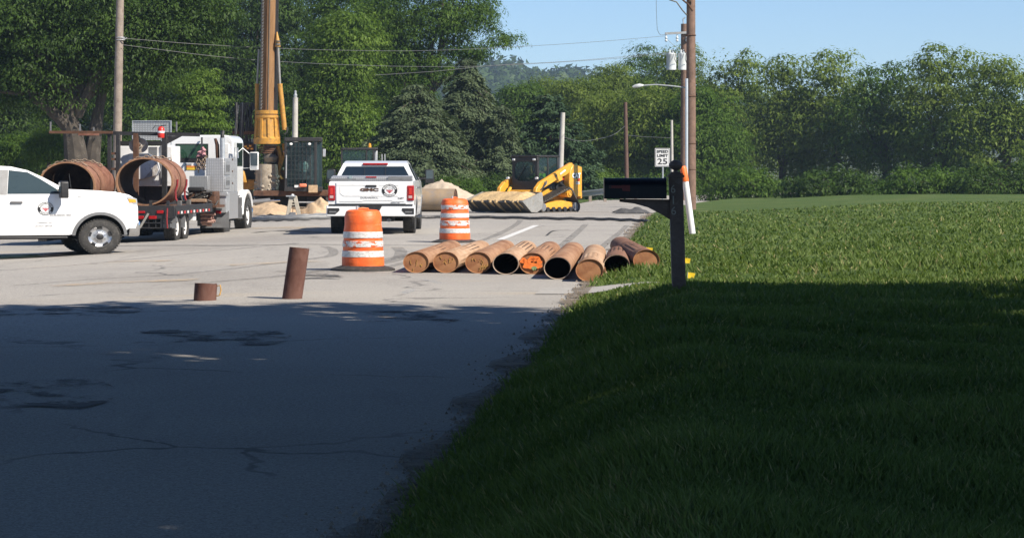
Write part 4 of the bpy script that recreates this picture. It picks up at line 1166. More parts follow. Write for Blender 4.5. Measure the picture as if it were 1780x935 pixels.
    q = MB(); q.cyl((-4.5, -.35, .42), (-4.98, -.40, .40), .05, n=12); q.build('exhaust_pipe', mid_grey, T)
    q = MB(); q.cyl((-4.2, .30, .52), (-4.2, -.20, .52), .16, n=20); q.build('muffler', dark_under, T)
    # front bumper, grille
    q = MB(); q.prism([(-.86, .62), (-.80, .42), (.80, .42), (.86, .62), (.86, .80), (-.86, .80)], .60, .84, 'x'); q.build('front_bumper', chrome, T, 30, .04, 3)
    q = MB(); q.bb(.76, .80, -.62, .62, .82, 1.30); gr = q.build('grille', black_plastic, T, 30, .01)
    q = MB()
    for z in (.92, 1.05, 1.18): q.bb(.80, .812, -.60, .60, z - .02, z + .02)
    q.build('grille_bar', chrome, gr, 30, .004)
    # tailgate and rear bumper
    q = MB(); q.bb(-4.975, -4.93, -.78, .78, .83, 1.425); tg = q.build('tailgate', white_paint, T, 30, .014, 3)
    q = MB()
    for (y0, z0, y1, z1) in ((.76, 1.345, .16, 1.345), (.16, 1.345, .10, 1.31), (.68, 1.30, .68, 1.12), (.68, 1.12, .60, 1.05), (.60, 1.05, -.60, 1.05), (-.18, 1.345, -.62, 1.345), (.70, .905, .20, .905), (.20, .905, .15, .935), (.15, .935, -.44, .935), (-.44, .935, -.50, .905), (-.50, .905, -.74, .905)):
        q.bar((-4.974, y0, z0), (-4.974, y1, z1), .014, .016, (1, 0, 0))
    q.build('pressed_line', white_dirty, tg, 0)
    q = MB(); q.bb(-4.995, -4.96, -.125, .125, 1.285, 1.345); q.build('tailgate_handle', black_plastic, tg, 30, .02, 3)
    for sd in (-1, 1):
        q = MB(); q.bb(-4.975, -4.86, sd * .80, sd * .955, .92, 1.33); tl = q.build('taillight', red_lens, T, 30, .02, 3)
        q = MB(); q.bb(-4.984, -4.97, sd * .835, sd * .915, .99, 1.06); q.build('reverse_lens', glass('lens_pale', (.5, .35, .35), .1) if 'lens_pale' not in bpy.data.materials else bpy.data.materials['lens_pale'], tl, 0)
        q = MB(); q.bb(-4.984, -4.97, sd * .845, sd * .905, 1.09, 1.27); q.build('red_bar', red_paint, tl, 0)
    q = MB(); q.prism([(-.98, .50), (.98, .50), (.99, .56), (.985, .80), (-.985, .80), (-.99, .56)], -5.10, -4.93, 'x'); rb = q.build('rear_bumper', white_paint, T, 30, .02, 3)
    q = MB(); q.bb(-5.11, -4.96, -.93, .93, .785, .825); q.prism([(-.26, .80), (.26, .80), (.17, .60), (-.17, .60)], -5.115, -5.08, 'x'); q.build('step_pad', black_plastic, rb, 0)
    for sd in (-1, 1):
        q = MB(); q.prism([(sd * .96, .72), (sd * .70, .72), (sd * .69, .66), (sd * .78, .56), (sd * .96, .56)], -5.108, -5.09, 'x'); q.build('corner_step', black_plastic, rb, 0)
        q = MB(); q.bb(-5.112, -5.09, sd * .76, sd * .92, .60, .64); q.build('step_edge', mid_grey, rb, 0)
    q = MB(); q.bb(-5.05, -4.85, -.35, .35, .40, .47); q.bb(-5.16, -4.9, -.05, .05, .36, .44); q.build('tow_hitch', black_steel, T, 0)
    if tail:
        # bright tread-plate tool box across the bed
        q = MB(); q.prism([(-4.86, 1.40), (-4.20, 1.40), (-4.20, 1.60), (-4.86, 1.56)], -.90, .90, 'y')
        tb = q.build('toolbox', tread_plate, T, 30, .012)
        q = MB(); q.bb(-4.90, -4.86, -.93, .93, 1.47, 1.49); q.bb(-4.90, -4.86, -.9, -.38, 1.495, 1.575); q.bb(-4.895, -4.86, .34, .92, 1.49, 1.515); q.build('lid_seam', mid_grey, tb, 0)
        q = MB(); q.bb(-4.885, -4.86, .42, .50, 1.46, 1.60); q.build('latch', chrome, tb, 0)
        q = MB(); q.bb(-4.88, -4.86, -.12, .12, 1.545, 1.575); q.build('red_reflection', red_lens, T, 0)  # red reflection on the toolbox, coloured in as a small bar
        rf = lambda y, z: frame((-4.979, y, z), (0, -1, 0), (0, 0, 1))
        lettering('GMC', .105, rust_dark, T, rf(.037, 1.215), 'emblem', .006, sx=1.75, bold=.006)
        company_badge(T, rf(-.415, 1.20), .172)
        lettering('DURAMAX L.', .055, ink_grey, T, rf(.03, 1.0), 'lettering', .002, sx=1.25, bold=.002)
        lettering('2407', .07, ink_black, T, rf(-.66, .985), 'fleet_number', .002)
        lettering('SIERRA HD', .035, ink_grey, T, frame((-4.979, -.54, .868), (0, -1, 0), (0, 0, 1)), 'lettering', .002, sx=1.2)
    else:
        def sf(x, z, off=.004): return frame((x, -(wf(x, z) + off), z), (1, 0, 0), (0, 0, 1))
        company_badge(T, sf(-1.10, 1.11, .006), .158)
        lettering('DURAMAX 4X4', .05, ink_grey, T, sf(-.80, .95), 'lettering', .002, sx=1.25, bold=.002)
        lettering('LANSING, WI', .05, ink_grey, T, sf(-1.12, .77), 'lettering', .001, sx=1.0)
        lettering('US DOT 289328', .05, ink_grey, T, sf(-1.14, .69), 'lettering', .001, sx=1.0)
        lettering('2401', .07, ink_grey, T, sf(-.42, 1.385), 'fleet_number', .001)
        q = MB(); q.tube([(-.55, -.80, 1.54), (-.60, -.81, 1.95)], .006, 5); q.build('antenna', black_steel, T)
    return T
hd = R(90 - 3.6)
pickup('pickup_truck', 'white pickup seen from behind with a tread plate toolbox and red taillights', (X(650, 57.3) + .22, 56.6 + 3.62, -.01), hd, .985, True, -.05)
D = 48.0
gx = X(172.4, D); gz = road_z(gx, D)
pickup('pickup_truck', 'white pickup seen side on, cut off by the left edge of the view', (gx - .815 * math.sin(R(18)), D + .815 * math.cos(R(18)), gz), R(18), .955, False, .085)
# ================================================================ FLATBED TRAILER AND WORK TRUCK
class Frame:
    """Local axes of a vehicle on the ground; turns photograph pixels into local points."""
    def __init__(s, x, y, z, ang, k=1.0):
        s.o = Vector((x, y, z)); s.ang = ang; s.k = k
        s.h = Vector((math.cos(ang), math.sin(ang))); s.l = Vector((-math.sin(ang), math.cos(ang)))
    def at(s, u, v, sx):
        """Point seen at (u, v) on the cross plane local x = sx."""
        c = s.o.xy + s.h * sx * s.k; a = (u - U0) / F
        y = (a * c.y - c.x) / (s.l.x - a * s.l.y)
        q = c + s.l * y
        return Vector((sx, y / s.k, (HC + (V0 - v) * q.y / F - s.o.z) / ZS / s.k))
    def on(s, u, v, sy):
        """Point seen at (u, v) on the lengthwise plane local y = sy."""
        c = s.o.xy + s.l * sy * s.k; a = (u - U0) / F
        x = (a * c.y - c.x) / (s.h.x - a * s.h.y)
        q = c + s.h * x
        return Vector((x / s.k, sy, (HC + (V0 - v) * q.y / F - s.o.z) / ZS / s.k))
    def cross(s, mb, u0, u1, v0, v1, x0, x1):
        """Box whose near face (at x0) fills pixels u0..u1, v0..v1 and which runs forward to x1."""
        a = s.at(u0, v1, x0); b_ = s.at(u1, v0, x0)
        return mb.bb(x0, x1, a.y, b_.y, a.z, b_.z)
strap_red = mat('strap_red', (.26, .025, .03), .8, 0, .3, 12)
ANG = math.atan2(.991, .132)
G = Frame(-4.90, 55.16, -.16, ANG)
# ---- trailer
T = thing('flatbed_trailer', 'black flatbed trailer carrying rusty rings, red lights across its tail', 'trailer', G.o, ANG)
DK = .93
q = MB(); q.bb(.02, 4.3, -1.22, 1.22, DK - .05, DK); q.build('deck', rust_dark, T, 30)
for sd in (-1, 1):
    q = MB(); q.bb(0, 4.3, sd * 1.17, sd * 1.24, DK - .22, DK + .03); q.build('side_rail', black_steel, T, 30, .008)
tape_r = mat('tape_red', (.55, .04, .04), .4, 0, .1, 9); tape_w = mat('tape_white', (.75, .75, .75), .4, 0, .1, 9)
for k in range(11):
    q = MB(); q.bb(.15 + .36 * k, .31 + .36 * k, -1.249, -1.243, DK - .19, DK - .12); q.build('reflective_tape', tape_r if k % 2 == 0 else tape_w, T, 0)
q = MB(); q.bb(-.04, .02, -1.22, 1.22, .62, DK + .03); tp_ = q.build('tail_panel', black_steel, T, 30, .008)
for (u0, u1, v0, v1) in ((211, 226, 366, 372), (238, 250, 375.5, 381), (258, 272, 375.5, 381), (272, 284, 366, 371.5), (236, 252, 367, 371)):
    q = MB(); G.cross(q, u0, u1, v0, v1, -.065, -.04); q.build('tail_lamp', red_lens, tp_, 30, .012)
for (u0, u1, v0, v1) in ((194, 232, 367, 371.5),):
    q = MB(); G.cross(q, u0, u1, v0, v1, -.06, -.04); q.build('tail_reflector', tape_r, tp_, 0)
q = MB()
for k in range(14): q.bb(-.02, .0, -1.1 + .15 * k, -1.08 + .15 * k, .36, .62)
for z in (.36, .49): q.bb(-.03, -.01, -1.15, 1.05, z, z + .03)
q.build('under_guard', black_steel, T, 0)
q = MB(); a = G.at(258, 371, -.12); b_ = G.at(243, 396, -.16); q.bar(a, b_, .07, .05); q.build('support_strut', mat('strut_grey', (.25, .24, .22), .6, .2, .2, 8), T)
for sx in (.62, 1.52):
    q = MB(); q.bb(sx - .05, sx + .05, -1.0, 1.0, .33, .45); q.build('axle', dark_under, T)
    for sd in (-1, 1):
        road_wheel(T, (sx, sd * 1.03, .39), .39, .25, sd, white_dirty, 'truck', .66)
for (sx) in (.13, 1.08):
    q = MB(); q.bb(sx, sx + .012, -1.22, -.86, .36, .72); q.build('mud_flap', mid_grey, T)
q = MB(); q.bb(.3, 4.3, -.42, -.30, .55, DK - .06); q.bb(.3, 4.3, .30, .42, .55, DK - .06); q.build('main_beam', black_steel, T)
q = MB(); q.bb(2.35, 2.7, -1.16, -.98, .50, .70 + .15); q.build('side_box', white_dirty, T, 30, .01)
for (u, vt) in ((262, 348), (292, 349)):
    q = MB(); a = G.at(u, vt, .06); q.bb(.03, .09, a.y - .03, a.y + .03, DK, a.z); q.build('stake', black_steel, T)
q = MB(); cpts = [G.at(291, 362, -.1), G.at(290, 380, -.1), G.at(291, 397, -.1)]; q.tube(cpts, .016, 6); q.build('ratchet_strap', strap_red, T)

def chain_links(q, pts, r=.038, step=.098):
    """Chain: short oval links, each turned a quarter to the next, along a path."""
    pts = [Vector(p) for p in pts]; L = [0]
    for a, b_ in zip(pts[:-1], pts[1:]): L.append(L[-1] + (b_ - a).length)
    d = 0; k = 0
    while d < L[-1]:
        i = max(j for j in range(len(L)) if L[j] <= d); i = min(i, len(pts) - 2)
        t_ = (d - L[i]) / max(1e-6, L[i + 1] - L[i]); p = pts[i].lerp(pts[i + 1], t_); dr = (pts[i + 1] - pts[i]).normalized()
        sd = dr.cross(Vector((0, 0, 1))); sd = sd.normalized() if sd.length > .01 else Vector((1, 0, 0))
        n2 = sd if k % 2 else sd.cross(dr)
        ring = [p + dr * step * .62 * math.cos(a_) + n2 * r * math.sin(a_) for a_ in [j * math.pi / 3 for j in range(7)]]
        q.tube(ring, r * .34, 4, False); d += step; k += 1
chain_rust = rust('chain_rust', (.20, .14, .10), (.42, .34, .26), (.10, .06, .05), 20)

def casing(label, fr, x0, L, cy, cz, R_, name='steel_casing', ribs=True, mt=None):
    root = thing(name, label, 'steel ring', fr.o + Vector((*(fr.h * x0 + fr.l * cy), (cz - R_) * ZS)), fr.ang, 1, 'big rusty steel casings')
    mt = mt or rust_brown
    q = MB(); q.lathe([(R_ * .955, 0), (R_, 0), (R_, L), (R_ * .955, L)], 64, (0, 0, R_), 'x', True); q.build('ring_wall', mt, root, 40)
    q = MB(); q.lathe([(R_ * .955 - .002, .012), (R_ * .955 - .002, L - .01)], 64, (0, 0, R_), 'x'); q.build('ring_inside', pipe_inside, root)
    q = MB(); q.lathe([(R_ * .95, -.02), (R_ * 1.012, -.02), (R_ * 1.012, .05), (R_ * .95, .05)], 64, (0, 0, R_), 'x', True); q.build('end_band', casing_edge, root, 40)
    if ribs:
        q = MB(); q.lathe([(R_, L * .52), (R_ * 1.015, L * .52), (R_ * 1.015, L * .58), (R_, L * .58)], 64, (0, 0, R_), 'x', True); q.build('middle_band', rust_dark, root, 40)
    return root
steel_dull = mat('steel_dull', (.20, .19, .18), .5, .5, .3, 8)
casing_edge = rust('casing_edge', (.25, .13, .075), (.36, .21, .12), (.14, .07, .045), 10)
RC = .635
a = G.at(251, 317.5, .25)
cz2 = DK + RC + .03
casing('nearest rusty steel ring, on the trailer tail, white boxes seen through it', G, .25, 1.55, a.y, cz2, RC)
def drape(label, fr, x, cy, cz, R_, a0, a1, tails=()):
    o_ = fr.o + Vector((*(fr.h * x + fr.l * cy), (cz - R_) * ZS))
    root = thing('chain', label, 'chain', o_, fr.ang, 1, 'binding chains over the rings')
    q = MB(); chain_links(q, [(random.uniform(-.01, .01), (R_ + .03) * math.cos(R(t_)), R_ + (R_ + .03) * math.sin(R(t_))) for t_ in np.linspace(a0, a1, 40)])
    o = q.build('links', chain_rust, root, 0); struct(o, 'stuff')
drape('rusty chain laid over the near half of the closest ring', G, .62, a.y, cz2, RC, 5, 112)
drape('rusty chain over the far edge of the closest ring', G, 1.66, a.y, cz2, RC, 0, 115)
for (sx_, u_, lb_) in ((.62, 0, 'red ratchet strap hanging on the near side of the closest ring'), (1.66, 1, 'red ratchet strap below the far chain of the closest ring')):
    st_ = thing('ratchet_strap', lb_, 'strap', G.o + Vector((*(G.h * sx_ + G.l * a.y), DK * ZS)), ANG, 1, 'red straps holding the closest ring')
    q = MB(); q.tube([(0, -(RC + .03) * math.cos(R(t_)), .03 + RC + (RC + .03) * math.sin(R(t_))) for t_ in (5, -8, -22)] + [(0, -RC * .98, .22), (0, -RC - .06, .05)], .022, 6); q.build('webbing', strap_red, st_)
    q = MB(); q.bb(-.05, .05, -RC - .12, -RC - .02, .0, .16); q.build('ratchet', steel_dull, st_, 30, .01)
# rings at the left, on a steel cradle beside the trailer
b1 = G.at(116, 323, .2)
b2 = G.at(116, 323, 1.4)
cz1 = b1.z
CR = thing('pipe_cradle', 'dark steel cradle under the two rusty rings behind the parked pickup', 'cradle', G.o + Vector((*(G.l * b1.y), 0)), ANG)
q = MB(); q.bb(.1, 3.2, -.62, -.46, 0, cz1 - RC + .12); q.build('cradle_beam', black_steel, CR)
q = MB(); q.bb(.1, 3.2, .46, .62, 0, cz1 - RC + .12); q.build('cradle_beam', black_steel, CR)
q = MB(); q.bb(.4, .55, -.7, .7, cz1 - RC - .12, cz1 - RC - .005); q.build('cross_beam', black_steel, CR)
q = MB(); q.bb(2.4, 2.55, -.7, .7, cz1 - RC - .12, cz1 - RC - .005); q.build('cross_beam', black_steel, CR)
casing('rusty ring at the left, seen over the bonnet of the parked pickup', G, .2, 1.0, b1.y, cz1, RC)
casing('rusty ring standing close behind the left one', G, 1.28, 1.1, b1.y + .03, cz1 + .02, RC * .99, ribs=False, mt=rust_red)
r2 = bpy.data.objects['steel_casing.002']
q = MB(); q.cyl((.95, 0, RC * .99), (.99, 0, RC * .99), RC * .93, n=40); q.build('dark_backing', rust_dark, r2)  # dark disc added to close the ring so its inside looks unlit
q = MB(); q.bb(.45, .9, -.52, -.20, .16, .80); q.build('inner_brace', mat('brace_grey', (.30, .29, .25), .8, 0, .2, 6), r2, 30)
drape('rusty chain over the left ring above the pickup bonnet', G, .42, b1.y, cz1, RC, 0, 125)
drape('rusty chain lying across the second left ring', G, 1.75, b1.y, cz1 + .02, RC, 10, 130)

# ---- dark steel rack standing on the trailer
RK = thing('steel_rack', 'dark rusty steel rack with a long top rail over the rings', 'rack', G.o, ANG)
rx = 2.25
q = MB(); q.bar(G.at(86, 230, rx), G.at(196, 230.5, rx), .09, .075); q.build('top_rail', rust_dark, RK)
q = MB(); q.bar(G.at(186, 231.5, rx + .06), G.at(347, 234.5, rx + .06), .10, .10); q.build('top_rail', black_steel, RK)
q = MB(); q.bar(G.at(137, 234, rx - .05), G.at(172, 234, rx - .05), .09, .06); q.build('rail_plate', rust_red, RK)
for (u0, u1, vb) in ((186.5, 193, 330), (201, 208, 338), (231, 240, 352), (281, 289.5, 352)):
    q = MB(); G.cross(q, u0, u1, 232, vb, rx, rx + .10); q.build('rack_post', rust_dark if u0 > 225 and u0 < 240 else black_steel, RK, 30, .006)
for (v0) in (265, 275, 292):
    q = MB(); G.cross(q, 192, 203, v0, v0 + 4, rx + .02, rx + .08); q.build('rack_rung', rust_dark, RK)
for (u, vt) in ((88, 212), (139, 216), (163, 222), (307, 212)):
    q = MB(); a = G.at(u, 229, rx); b_ = G.at(u, vt, rx); q.bar(a, b_, .035, .03); q.build('stake_pin', mid_grey, RK)
q = MB(); q.prism([(0, 0), (.35, 0), (0, -.22)], -.02, .02, 'x'); g_ = q.build('gusset', black_steel, RK); g_.matrix_local = Matrix.Translation(G.at(290, 237, rx + .02)) @ Matrix.Diagonal((1, -1, 1, 1))
q = MB(); G.cross(q, 208, 283, 245.5, 253, rx + .35, rx + .45); q.build('cross_rail', black_steel, RK)

# ---- things on the trailer / truck deck
SX = 3.0
EB = thing('white_cabinet', 'tall white equipment cabinet with louvred vent behind the closest ring', 'cabinet', G.o, ANG)
q = MB(); G.cross(q, 208, 300, 254, 324, SX, SX + .9); q.build('cabinet_body', white_dirty, EB, 30, .02)
for k in range(9):
    q = MB(); G.cross(q, 259, 273, 255.5 + k * 2.4, 257 + k * 2.4, SX - .015, SX); q.build('louvre', mid_grey, EB, 0)
q = MB(); G.cross(q, 279, 285, 253, 322, SX - .03, SX + .0); q.build('corner_post', mid_grey, EB)
q = MB(); G.cross(q, 232, 250, 324, 350, SX + .1, SX + .9); G.cross(q, 205, 300, 324, 352, SX + .2, SX + .8); q.build('cabinet_base', black_steel, EB)
HP = thing('white_hopper', 'faceted dented white steel hopper seen through the closest ring', 'hopper', G.o, ANG)
q = MB()
pts = [(208, 277), (213, 271), (226, 267), (258, 267), (272, 281), (275, 296), (270, 305), (252, 311), (238, 313), (221, 296)]
f_ = [G.at(u, v, 2.62) for u, v in pts]; bk_ = [Vector((2.95, p.y * .96 + .0, p.z * .98 + .02)) for p in f_]
n_ = len(f_); q.add(f_ + bk_, [tuple(range(n_)), tuple(reversed(range(n_, 2 * n_)))] + [(i, i + n_, (i + 1) % n_ + n_, (i + 1) % n_) for i in range(n_)])
q.build('hopper_shell', white_dirty, HP, 20, .012)
q = MB(); e_ = [G.at(u, v, 2.60) for u, v in ((272, 281), (275, 296), (270, 305), (250, 311), (262, 297))]; q.add(e_ + [p + Vector((.02, 0, 0)) for p in e_], [(0, 1, 2, 3, 4), (9, 8, 7, 6, 5)] + [(i, i + 5, (i + 1) % 5 + 5, (i + 1) % 5) for i in range(5)]); q.build('hopper_chute', mat('chute_worn', (.48, .45, .42), .6, .1, .3, 6, (.22, .16, .12), .5), HP, 20)
PU = thing('cable_sheave', 'round beige pulley wheel hung on the rack beside its post', 'pulley', G.o, ANG)
c_ = G.at(241.5, 253, rx + .2); c_.x = 0
q = MB(); q.lathe([(.001, rx + .12), (.07, rx + .10), (.10, rx + .14), (.20, rx + .12), (.215, rx + .12), (.215, rx + .2), (.001, rx + .2)], 32, c_, 'x'); q.build('pulley_wheel', mat('pulley_beige', (.40, .36, .31), .7, 0, .25, 8, (.2, .15, .1), .4), PU, 40)
q = MB(); q.lathe([(.001, rx + .07), (.045, rx + .08), (.05, rx + .13)], 16, c_, 'x'); q.build('pulley_hub', rust_dark, PU)
q = MB(); q.bar(c_ + Vector((rx + .22, 0, .0)), c_ + Vector((rx + .22, 0, .26)), .06, .03); q.build('hanger', black_steel, PU)
PP = thing('perforated_panel', 'perforated bright steel panel standing above the rack rail', 'panel', G.o, ANG)
q = MB(); G.cross(q, 230, 297, 210.5, 244, 3.3, 3.33); q.build('sheet', mesh_plate, PP)
q = MB()
for (u0, u1, v0, v1) in ((229.5, 297.5, 209.7, 211.2), (229.5, 231, 211.2, 252), (296, 297.5, 211.2, 252)): G.cross(q, u0, u1, v0, v1, 3.28, 3.35)
q.build('panel_frame', galv, PP)
FE = thing('fire_extinguisher', 'red fire extinguisher strapped to the rack rail', 'fire extinguisher', G.o, ANG)
c_ = G.at(281.5, 240, rx); h_ = G.at(281.5, 219, rx).z - c_.z
q = MB(); q.lathe([(.001, 0), (.07, .0), (.078, .03), (.078, h_ * .78), (.05, h_ * .9), (.02, h_ * .94), (.001, h_ * .94)], 18, (rx - .10, c_.y, c_.z)); q.build('cylinder_body', red_paint, FE)
q = MB(); q.lathe([(.079, h_ * .38), (.081, h_ * .39), (.081, h_ * .55), (.079, h_ * .56)], 18, (rx - .10, c_.y, c_.z)); q.build('white_label', white_paint, FE)
q = MB(); q.tube([(rx - .1, c_.y, c_.z + h_ * .9), (rx - .1, c_.y, c_.z + h_), (rx - .1, c_.y - .12, c_.z + h_ * 1.04)], .014, 6); q.tube([(rx - .1, c_.y, c_.z + h_ * .95), (rx - .12, c_.y + .14, c_.z + h_ * .98), (rx - .12, c_.y + .19, c_.z + h_ * .7)], .01, 6); q.build('valve', black_steel, FE)

# ---- the white work truck in front
WT = thing('work_truck', 'white work truck with a bright tread plate cabinet beside its cab', 'truck', (G.o.x, G.o.y, -.19), ANG)
W_ = Frame(G.o.x, G.o.y, -.19, ANG)
cab0 = 7.7
def rounded_rect(y0, y1, z0, z1, r, n=5):
    o_ = []
    for (cy, cz, a0) in ((y1 - r, z1 - r, 0), (y0 + r, z1 - r, 90)):
        for i in range(n + 1): a_ = R(a0 + 90 * i / n); o_.append((cy + r * math.cos(a_), cz + r * math.sin(a_)))
    return o_ + [(y0, z0), (y1, z0)]
A = W_.at(296, 300, cab0); B_ = W_.at(405.5, 235, cab0)
q = MB(); q.prism(rounded_rect(B_.y, A.y + .25, 1.15, B_.z, .22), cab0, cab0 + 1.45, 'x'); cab = q.build('cab', white_paint, WT, 35, .03, 3)
q = MB(); W_.cross(q, 305, 362, 250, 282.5, cab0 - .012, cab0 + .02); q.build('cab_window', black_plastic, cab, 30, .01)
q = MB(); W_.cross(q, 307.5, 359.5, 252, 275, cab0 - .02, cab0 + .0); q.build('cab_glass', glass('cab_rear_glass', (.02, .06, .035), .05), cab, 30)
q = MB(); W_.cross(q, 380, 398, 250, 285, cab0 - .02, cab0); q.build('rear_panel', white_dirty, cab, 30, .01)
for (u0, u1, v0, v1, mt) in ((323, 345, 288.5, 291.5, mat('sticker_orange', (.7, .25, .04), .4)), (323, 341, 291.7, 295.5, mat('sticker_yellow', (.75, .5, .04), .4)), (322, 333, 284.5, 287.5, ink_grey)):
    q = MB(); W_.cross(q, u0, u1, v0, v1, cab0 - .014, cab0); q.build('sticker', mt, cab, 0)
q = MB(); q.bb(cab0 + .5, cab0 + 1.3, B_.y - .006, B_.y + .01, 2.05, 2.75); q.build('side_window', dark_glass, cab)
q = MB(); q.prism([(cab0 + 1.45, 1.2), (cab0 + 3.1, 1.1), (cab0 + 3.15, 1.75), (cab0 + 2.9, 1.95), (cab0 + 1.45, 2.12)], -.62, .62, 'y'); q.build('hood', white_paint, WT, 35, .08, 3)
fw = (9.35, -1.08, .53)
for sd in (-1, 1):
    fo = arc(fw[0], .53, .80, 178, 20, 12) ; fi = arc(fw[0], .53, .66, 20, 178, 12)
    q = MB(); q.prism(fo + fi, sd * .60, sd * 1.22, 'y'); q.build('fender', white_paint, WT, 35, .03)
    q = MB(); q.bb(fw[0] - .86, fw[0] - .80, sd * .65, sd * 1.2, .45, 1.1); q.build('fender_skirt', mid_grey, WT)
    road_wheel(WT, (fw[0], sd * 1.08, .53), .53, .30, sd, white_dirty, 'truck', .60)
    for yy in ((-1.10, -.78) if sd < 0 else (.78, 1.10)):
        road_wheel(WT, (6.25, yy, .53), .53, .27, sd, white_dirty, 'truck', .60)
    q = MB(); q.bb(5.62, 5.64, sd * .62, sd * 1.26, .30, 1.0); q.build('mud_flap', mid_grey, WT)
q = MB(); q.bb(fw[0] + .5, fw[0] + .56, -.5, .5, 1.0, 1.8); q.build('grille', chrome, WT)
q = MB(); q.bb(fw[0] + .72, fw[0] + .86, -1.2, 1.2, .45, .75); q.build('front_bumper', chrome, WT, 30, .03)
q = MB(); q.bb(4.2, 10.0, -.45, .45, .65, .95); q.bb(6.15, 6.35, -1, 1, .45, .6); q.bb(fw[0] - .08, fw[0] + .08, -1, 1, .42, .55); q.build('chassis', dark_under, WT)
# tread plate cabinet beside the cab
x0c = 5.55
c0 = W_.at(358, 334, x0c); c1 = W_.at(388.5, 275, x0c); yr = c1.y
q = MB(); q.bb(x0c, x0c + 1.9, yr, c0.y, c0.z, c1.z); cabn = q.build('cabinet', tread_plate, WT, 30, .012)
q = MB(); q.bb(x0c + .45, x0c + 1.9, yr - .02, yr + .4, W_.at(388, 382, x0c).z, c0.z - .002); q.build('cabinet_lower', tread_plate, cabn, 30, .01)
q = MB(); W_.cross(q, 375, 393, 336, 370, x0c + .0, x0c + .5); q.build('lower_box', galv, cabn, 30, .01)
q = MB(); W_.cross(q, 372, 396, 334.5, 341, x0c - .04, x0c); q.build('shelf_lip', galv, cabn, 30, .01)
for (za, zb_) in ((.50, .92), (.10, .46)):
    q = MB(); H_ = c1.z - c0.z; q.bb(x0c + .12, x0c + .80, yr - .018, yr, c0.z + H_ * za, c0.z + H_ * zb_); dr = q.build('cabinet_door', tread_plate, cabn, 30, .008)
    for xx in (.32, .58):
        q = MB(); q.bb(x0c + xx, x0c + xx + .05, yr - .03, yr - .018, c0.z + H_ * (za + .1), c0.z + H_ * (zb_ - .12)); q.build('vent_slot', black_plastic, dr, 0)
for xx in (.95, 1.2, 1.45):
    q = MB(); q.bb(x0c + xx, x0c + xx + .04, yr - .03, yr + .0, c0.z, c1.z + .04); q.build('cabinet_post', galv, cabn, 30)
for k in range(3):
    q = MB(); z_ = c0.z + .25 + k * .35; q.cyl((x0c + 1.06, yr - .04, z_), (x0c + 1.06, yr - .015, z_), .03, n=10); q.build('latch_knob', rust_dark, cabn)
q = MB(); W_.cross(q, 375, 384, 366, 371.5, x0c - .03, x0c); q.build('marker_lamp', red_lens, cabn, 30, .01)
# grey mesh box, engine clutter and hoses on the truck deck
q = MB(); W_.cross(q, 329, 361, 306, 331, 5.1, 5.4); q.build('mesh_box', mesh_plate, WT, 30, .01)
q = MB(); W_.cross(q, 326, 352, 325.5, 333, 4.85, 5.4); q.build('tarp_roll', dark_under, WT, 30, .03)
q = MB(); W_.cross(q, 327, 374, 333, 360, 4.9, 5.5); q.build('engine_block', rust_dark, WT, 30, .02)
eng = MB(); r_ = random.Random(3)
for k in range(18):
    u = r_.uniform(328, 372); v = r_.uniform(335, 358); p0 = W_.at(u, v, 4.88); eng.tube([p0, p0 + Vector((-.05, r_.uniform(-.1, .1), r_.uniform(-.06, .06))), p0 + Vector((0, r_.uniform(-.25, .25), r_.uniform(-.12, .12)))], r_.uniform(.014, .035), 6)
eng.build('engine_pipes', mat('engine_grime', (.09, .085, .08), .5, .4, .4, 9, (.2, .17, .14), .4), WT)
q = MB(); W_.cross(q, 296, 376, 357, 361, 4.4, 5.5); q.build('truck_deck', rust_dark, WT)
q = MB(); W_.cross(q, 330, 358, 346, 352, 4.7, 4.85); q.build('timber_block', mat('timber', (.30, .20, .13), .9, 0, .3, 8, (.12, .08, .06), .4), WT, 30, .02)
hose_pink = mat('hose_pink', (.42, .26, .22), .8, 0, .3, 12, (.2, .1, .07), .4)
for k in range(6):
    v = 373 + k * 3.3; q = MB(); a_ = W_.at(349 + k % 2 * 2, v, 4.95 + .05 * (k % 2)); b2_ = W_.at(374 - k % 3 * 3, v - 1 + k % 2 * 2, 4.95 + .05 * (k % 2))
    q.tube([a_, a_.lerp(b2_, .3) + Vector((0, 0, .02)), a_.lerp(b2_, .7) - Vector((0, 0, .01)), b2_], .045, 8); q.build('coiled_hose', hose_pink, WT)
q = MB(); q.add([W_.at(u, v, 5.45) for u, v in ((372, 391), (398, 366), (398, 396), (348, 396))] + [W_.at(u, v, 5.47) for u, v in ((372, 391), (398, 366), (398, 396), (348, 396))], [(0, 1, 2, 3), (7, 6, 5, 4), (0, 4, 5, 1), (1, 5, 6, 2), (2, 6, 7, 3), (3, 7, 4, 0)]); q.build('rubber_apron', mid_grey, WT, 0)
# exhaust stacks
q = MB(); a_ = W_.at(387, 276, 7.3); b2_ = W_.at(386.5, 240, 7.3); q.cyl(a_, b2_, .062, n=14); ex = q.build('exhaust_stack', galv, WT)
q = MB(); q.tube([b2_, b2_ + Vector((0, 0, .10)), b2_ + Vector((.08, 0, .2))], .05, 12, False); q.build('stack_tip', black_steel, ex)
q = MB(); q.tube([W_.at(378.5, 276, 7.35), W_.at(377.5, 252, 7.35), W_.at(374, 241, 7.35)], [.05, .05, .035], 10); q.build('breather_pipe', rust_dark, WT)
q = MB(); q.tube([W_.at(350, 240, 7.4), W_.at(350.5, 262, 7.4)], .012, 5); q.build('aerial', black_steel, WT)
q = MB(); q.tube([W_.at(303, 262, 7.3), W_.at(308, 261, 7.3), W_.at(313, 268, 7.3), W_.at(314, 281, 7.3)], .022, 7); q.tube([W_.at(305, 266, 7.35), W_.at(309, 265, 7.35), W_.at(311, 272, 7.35), W_.at(312, 282, 7.35)], .022, 7); q.build('air_line', black_plastic, WT)
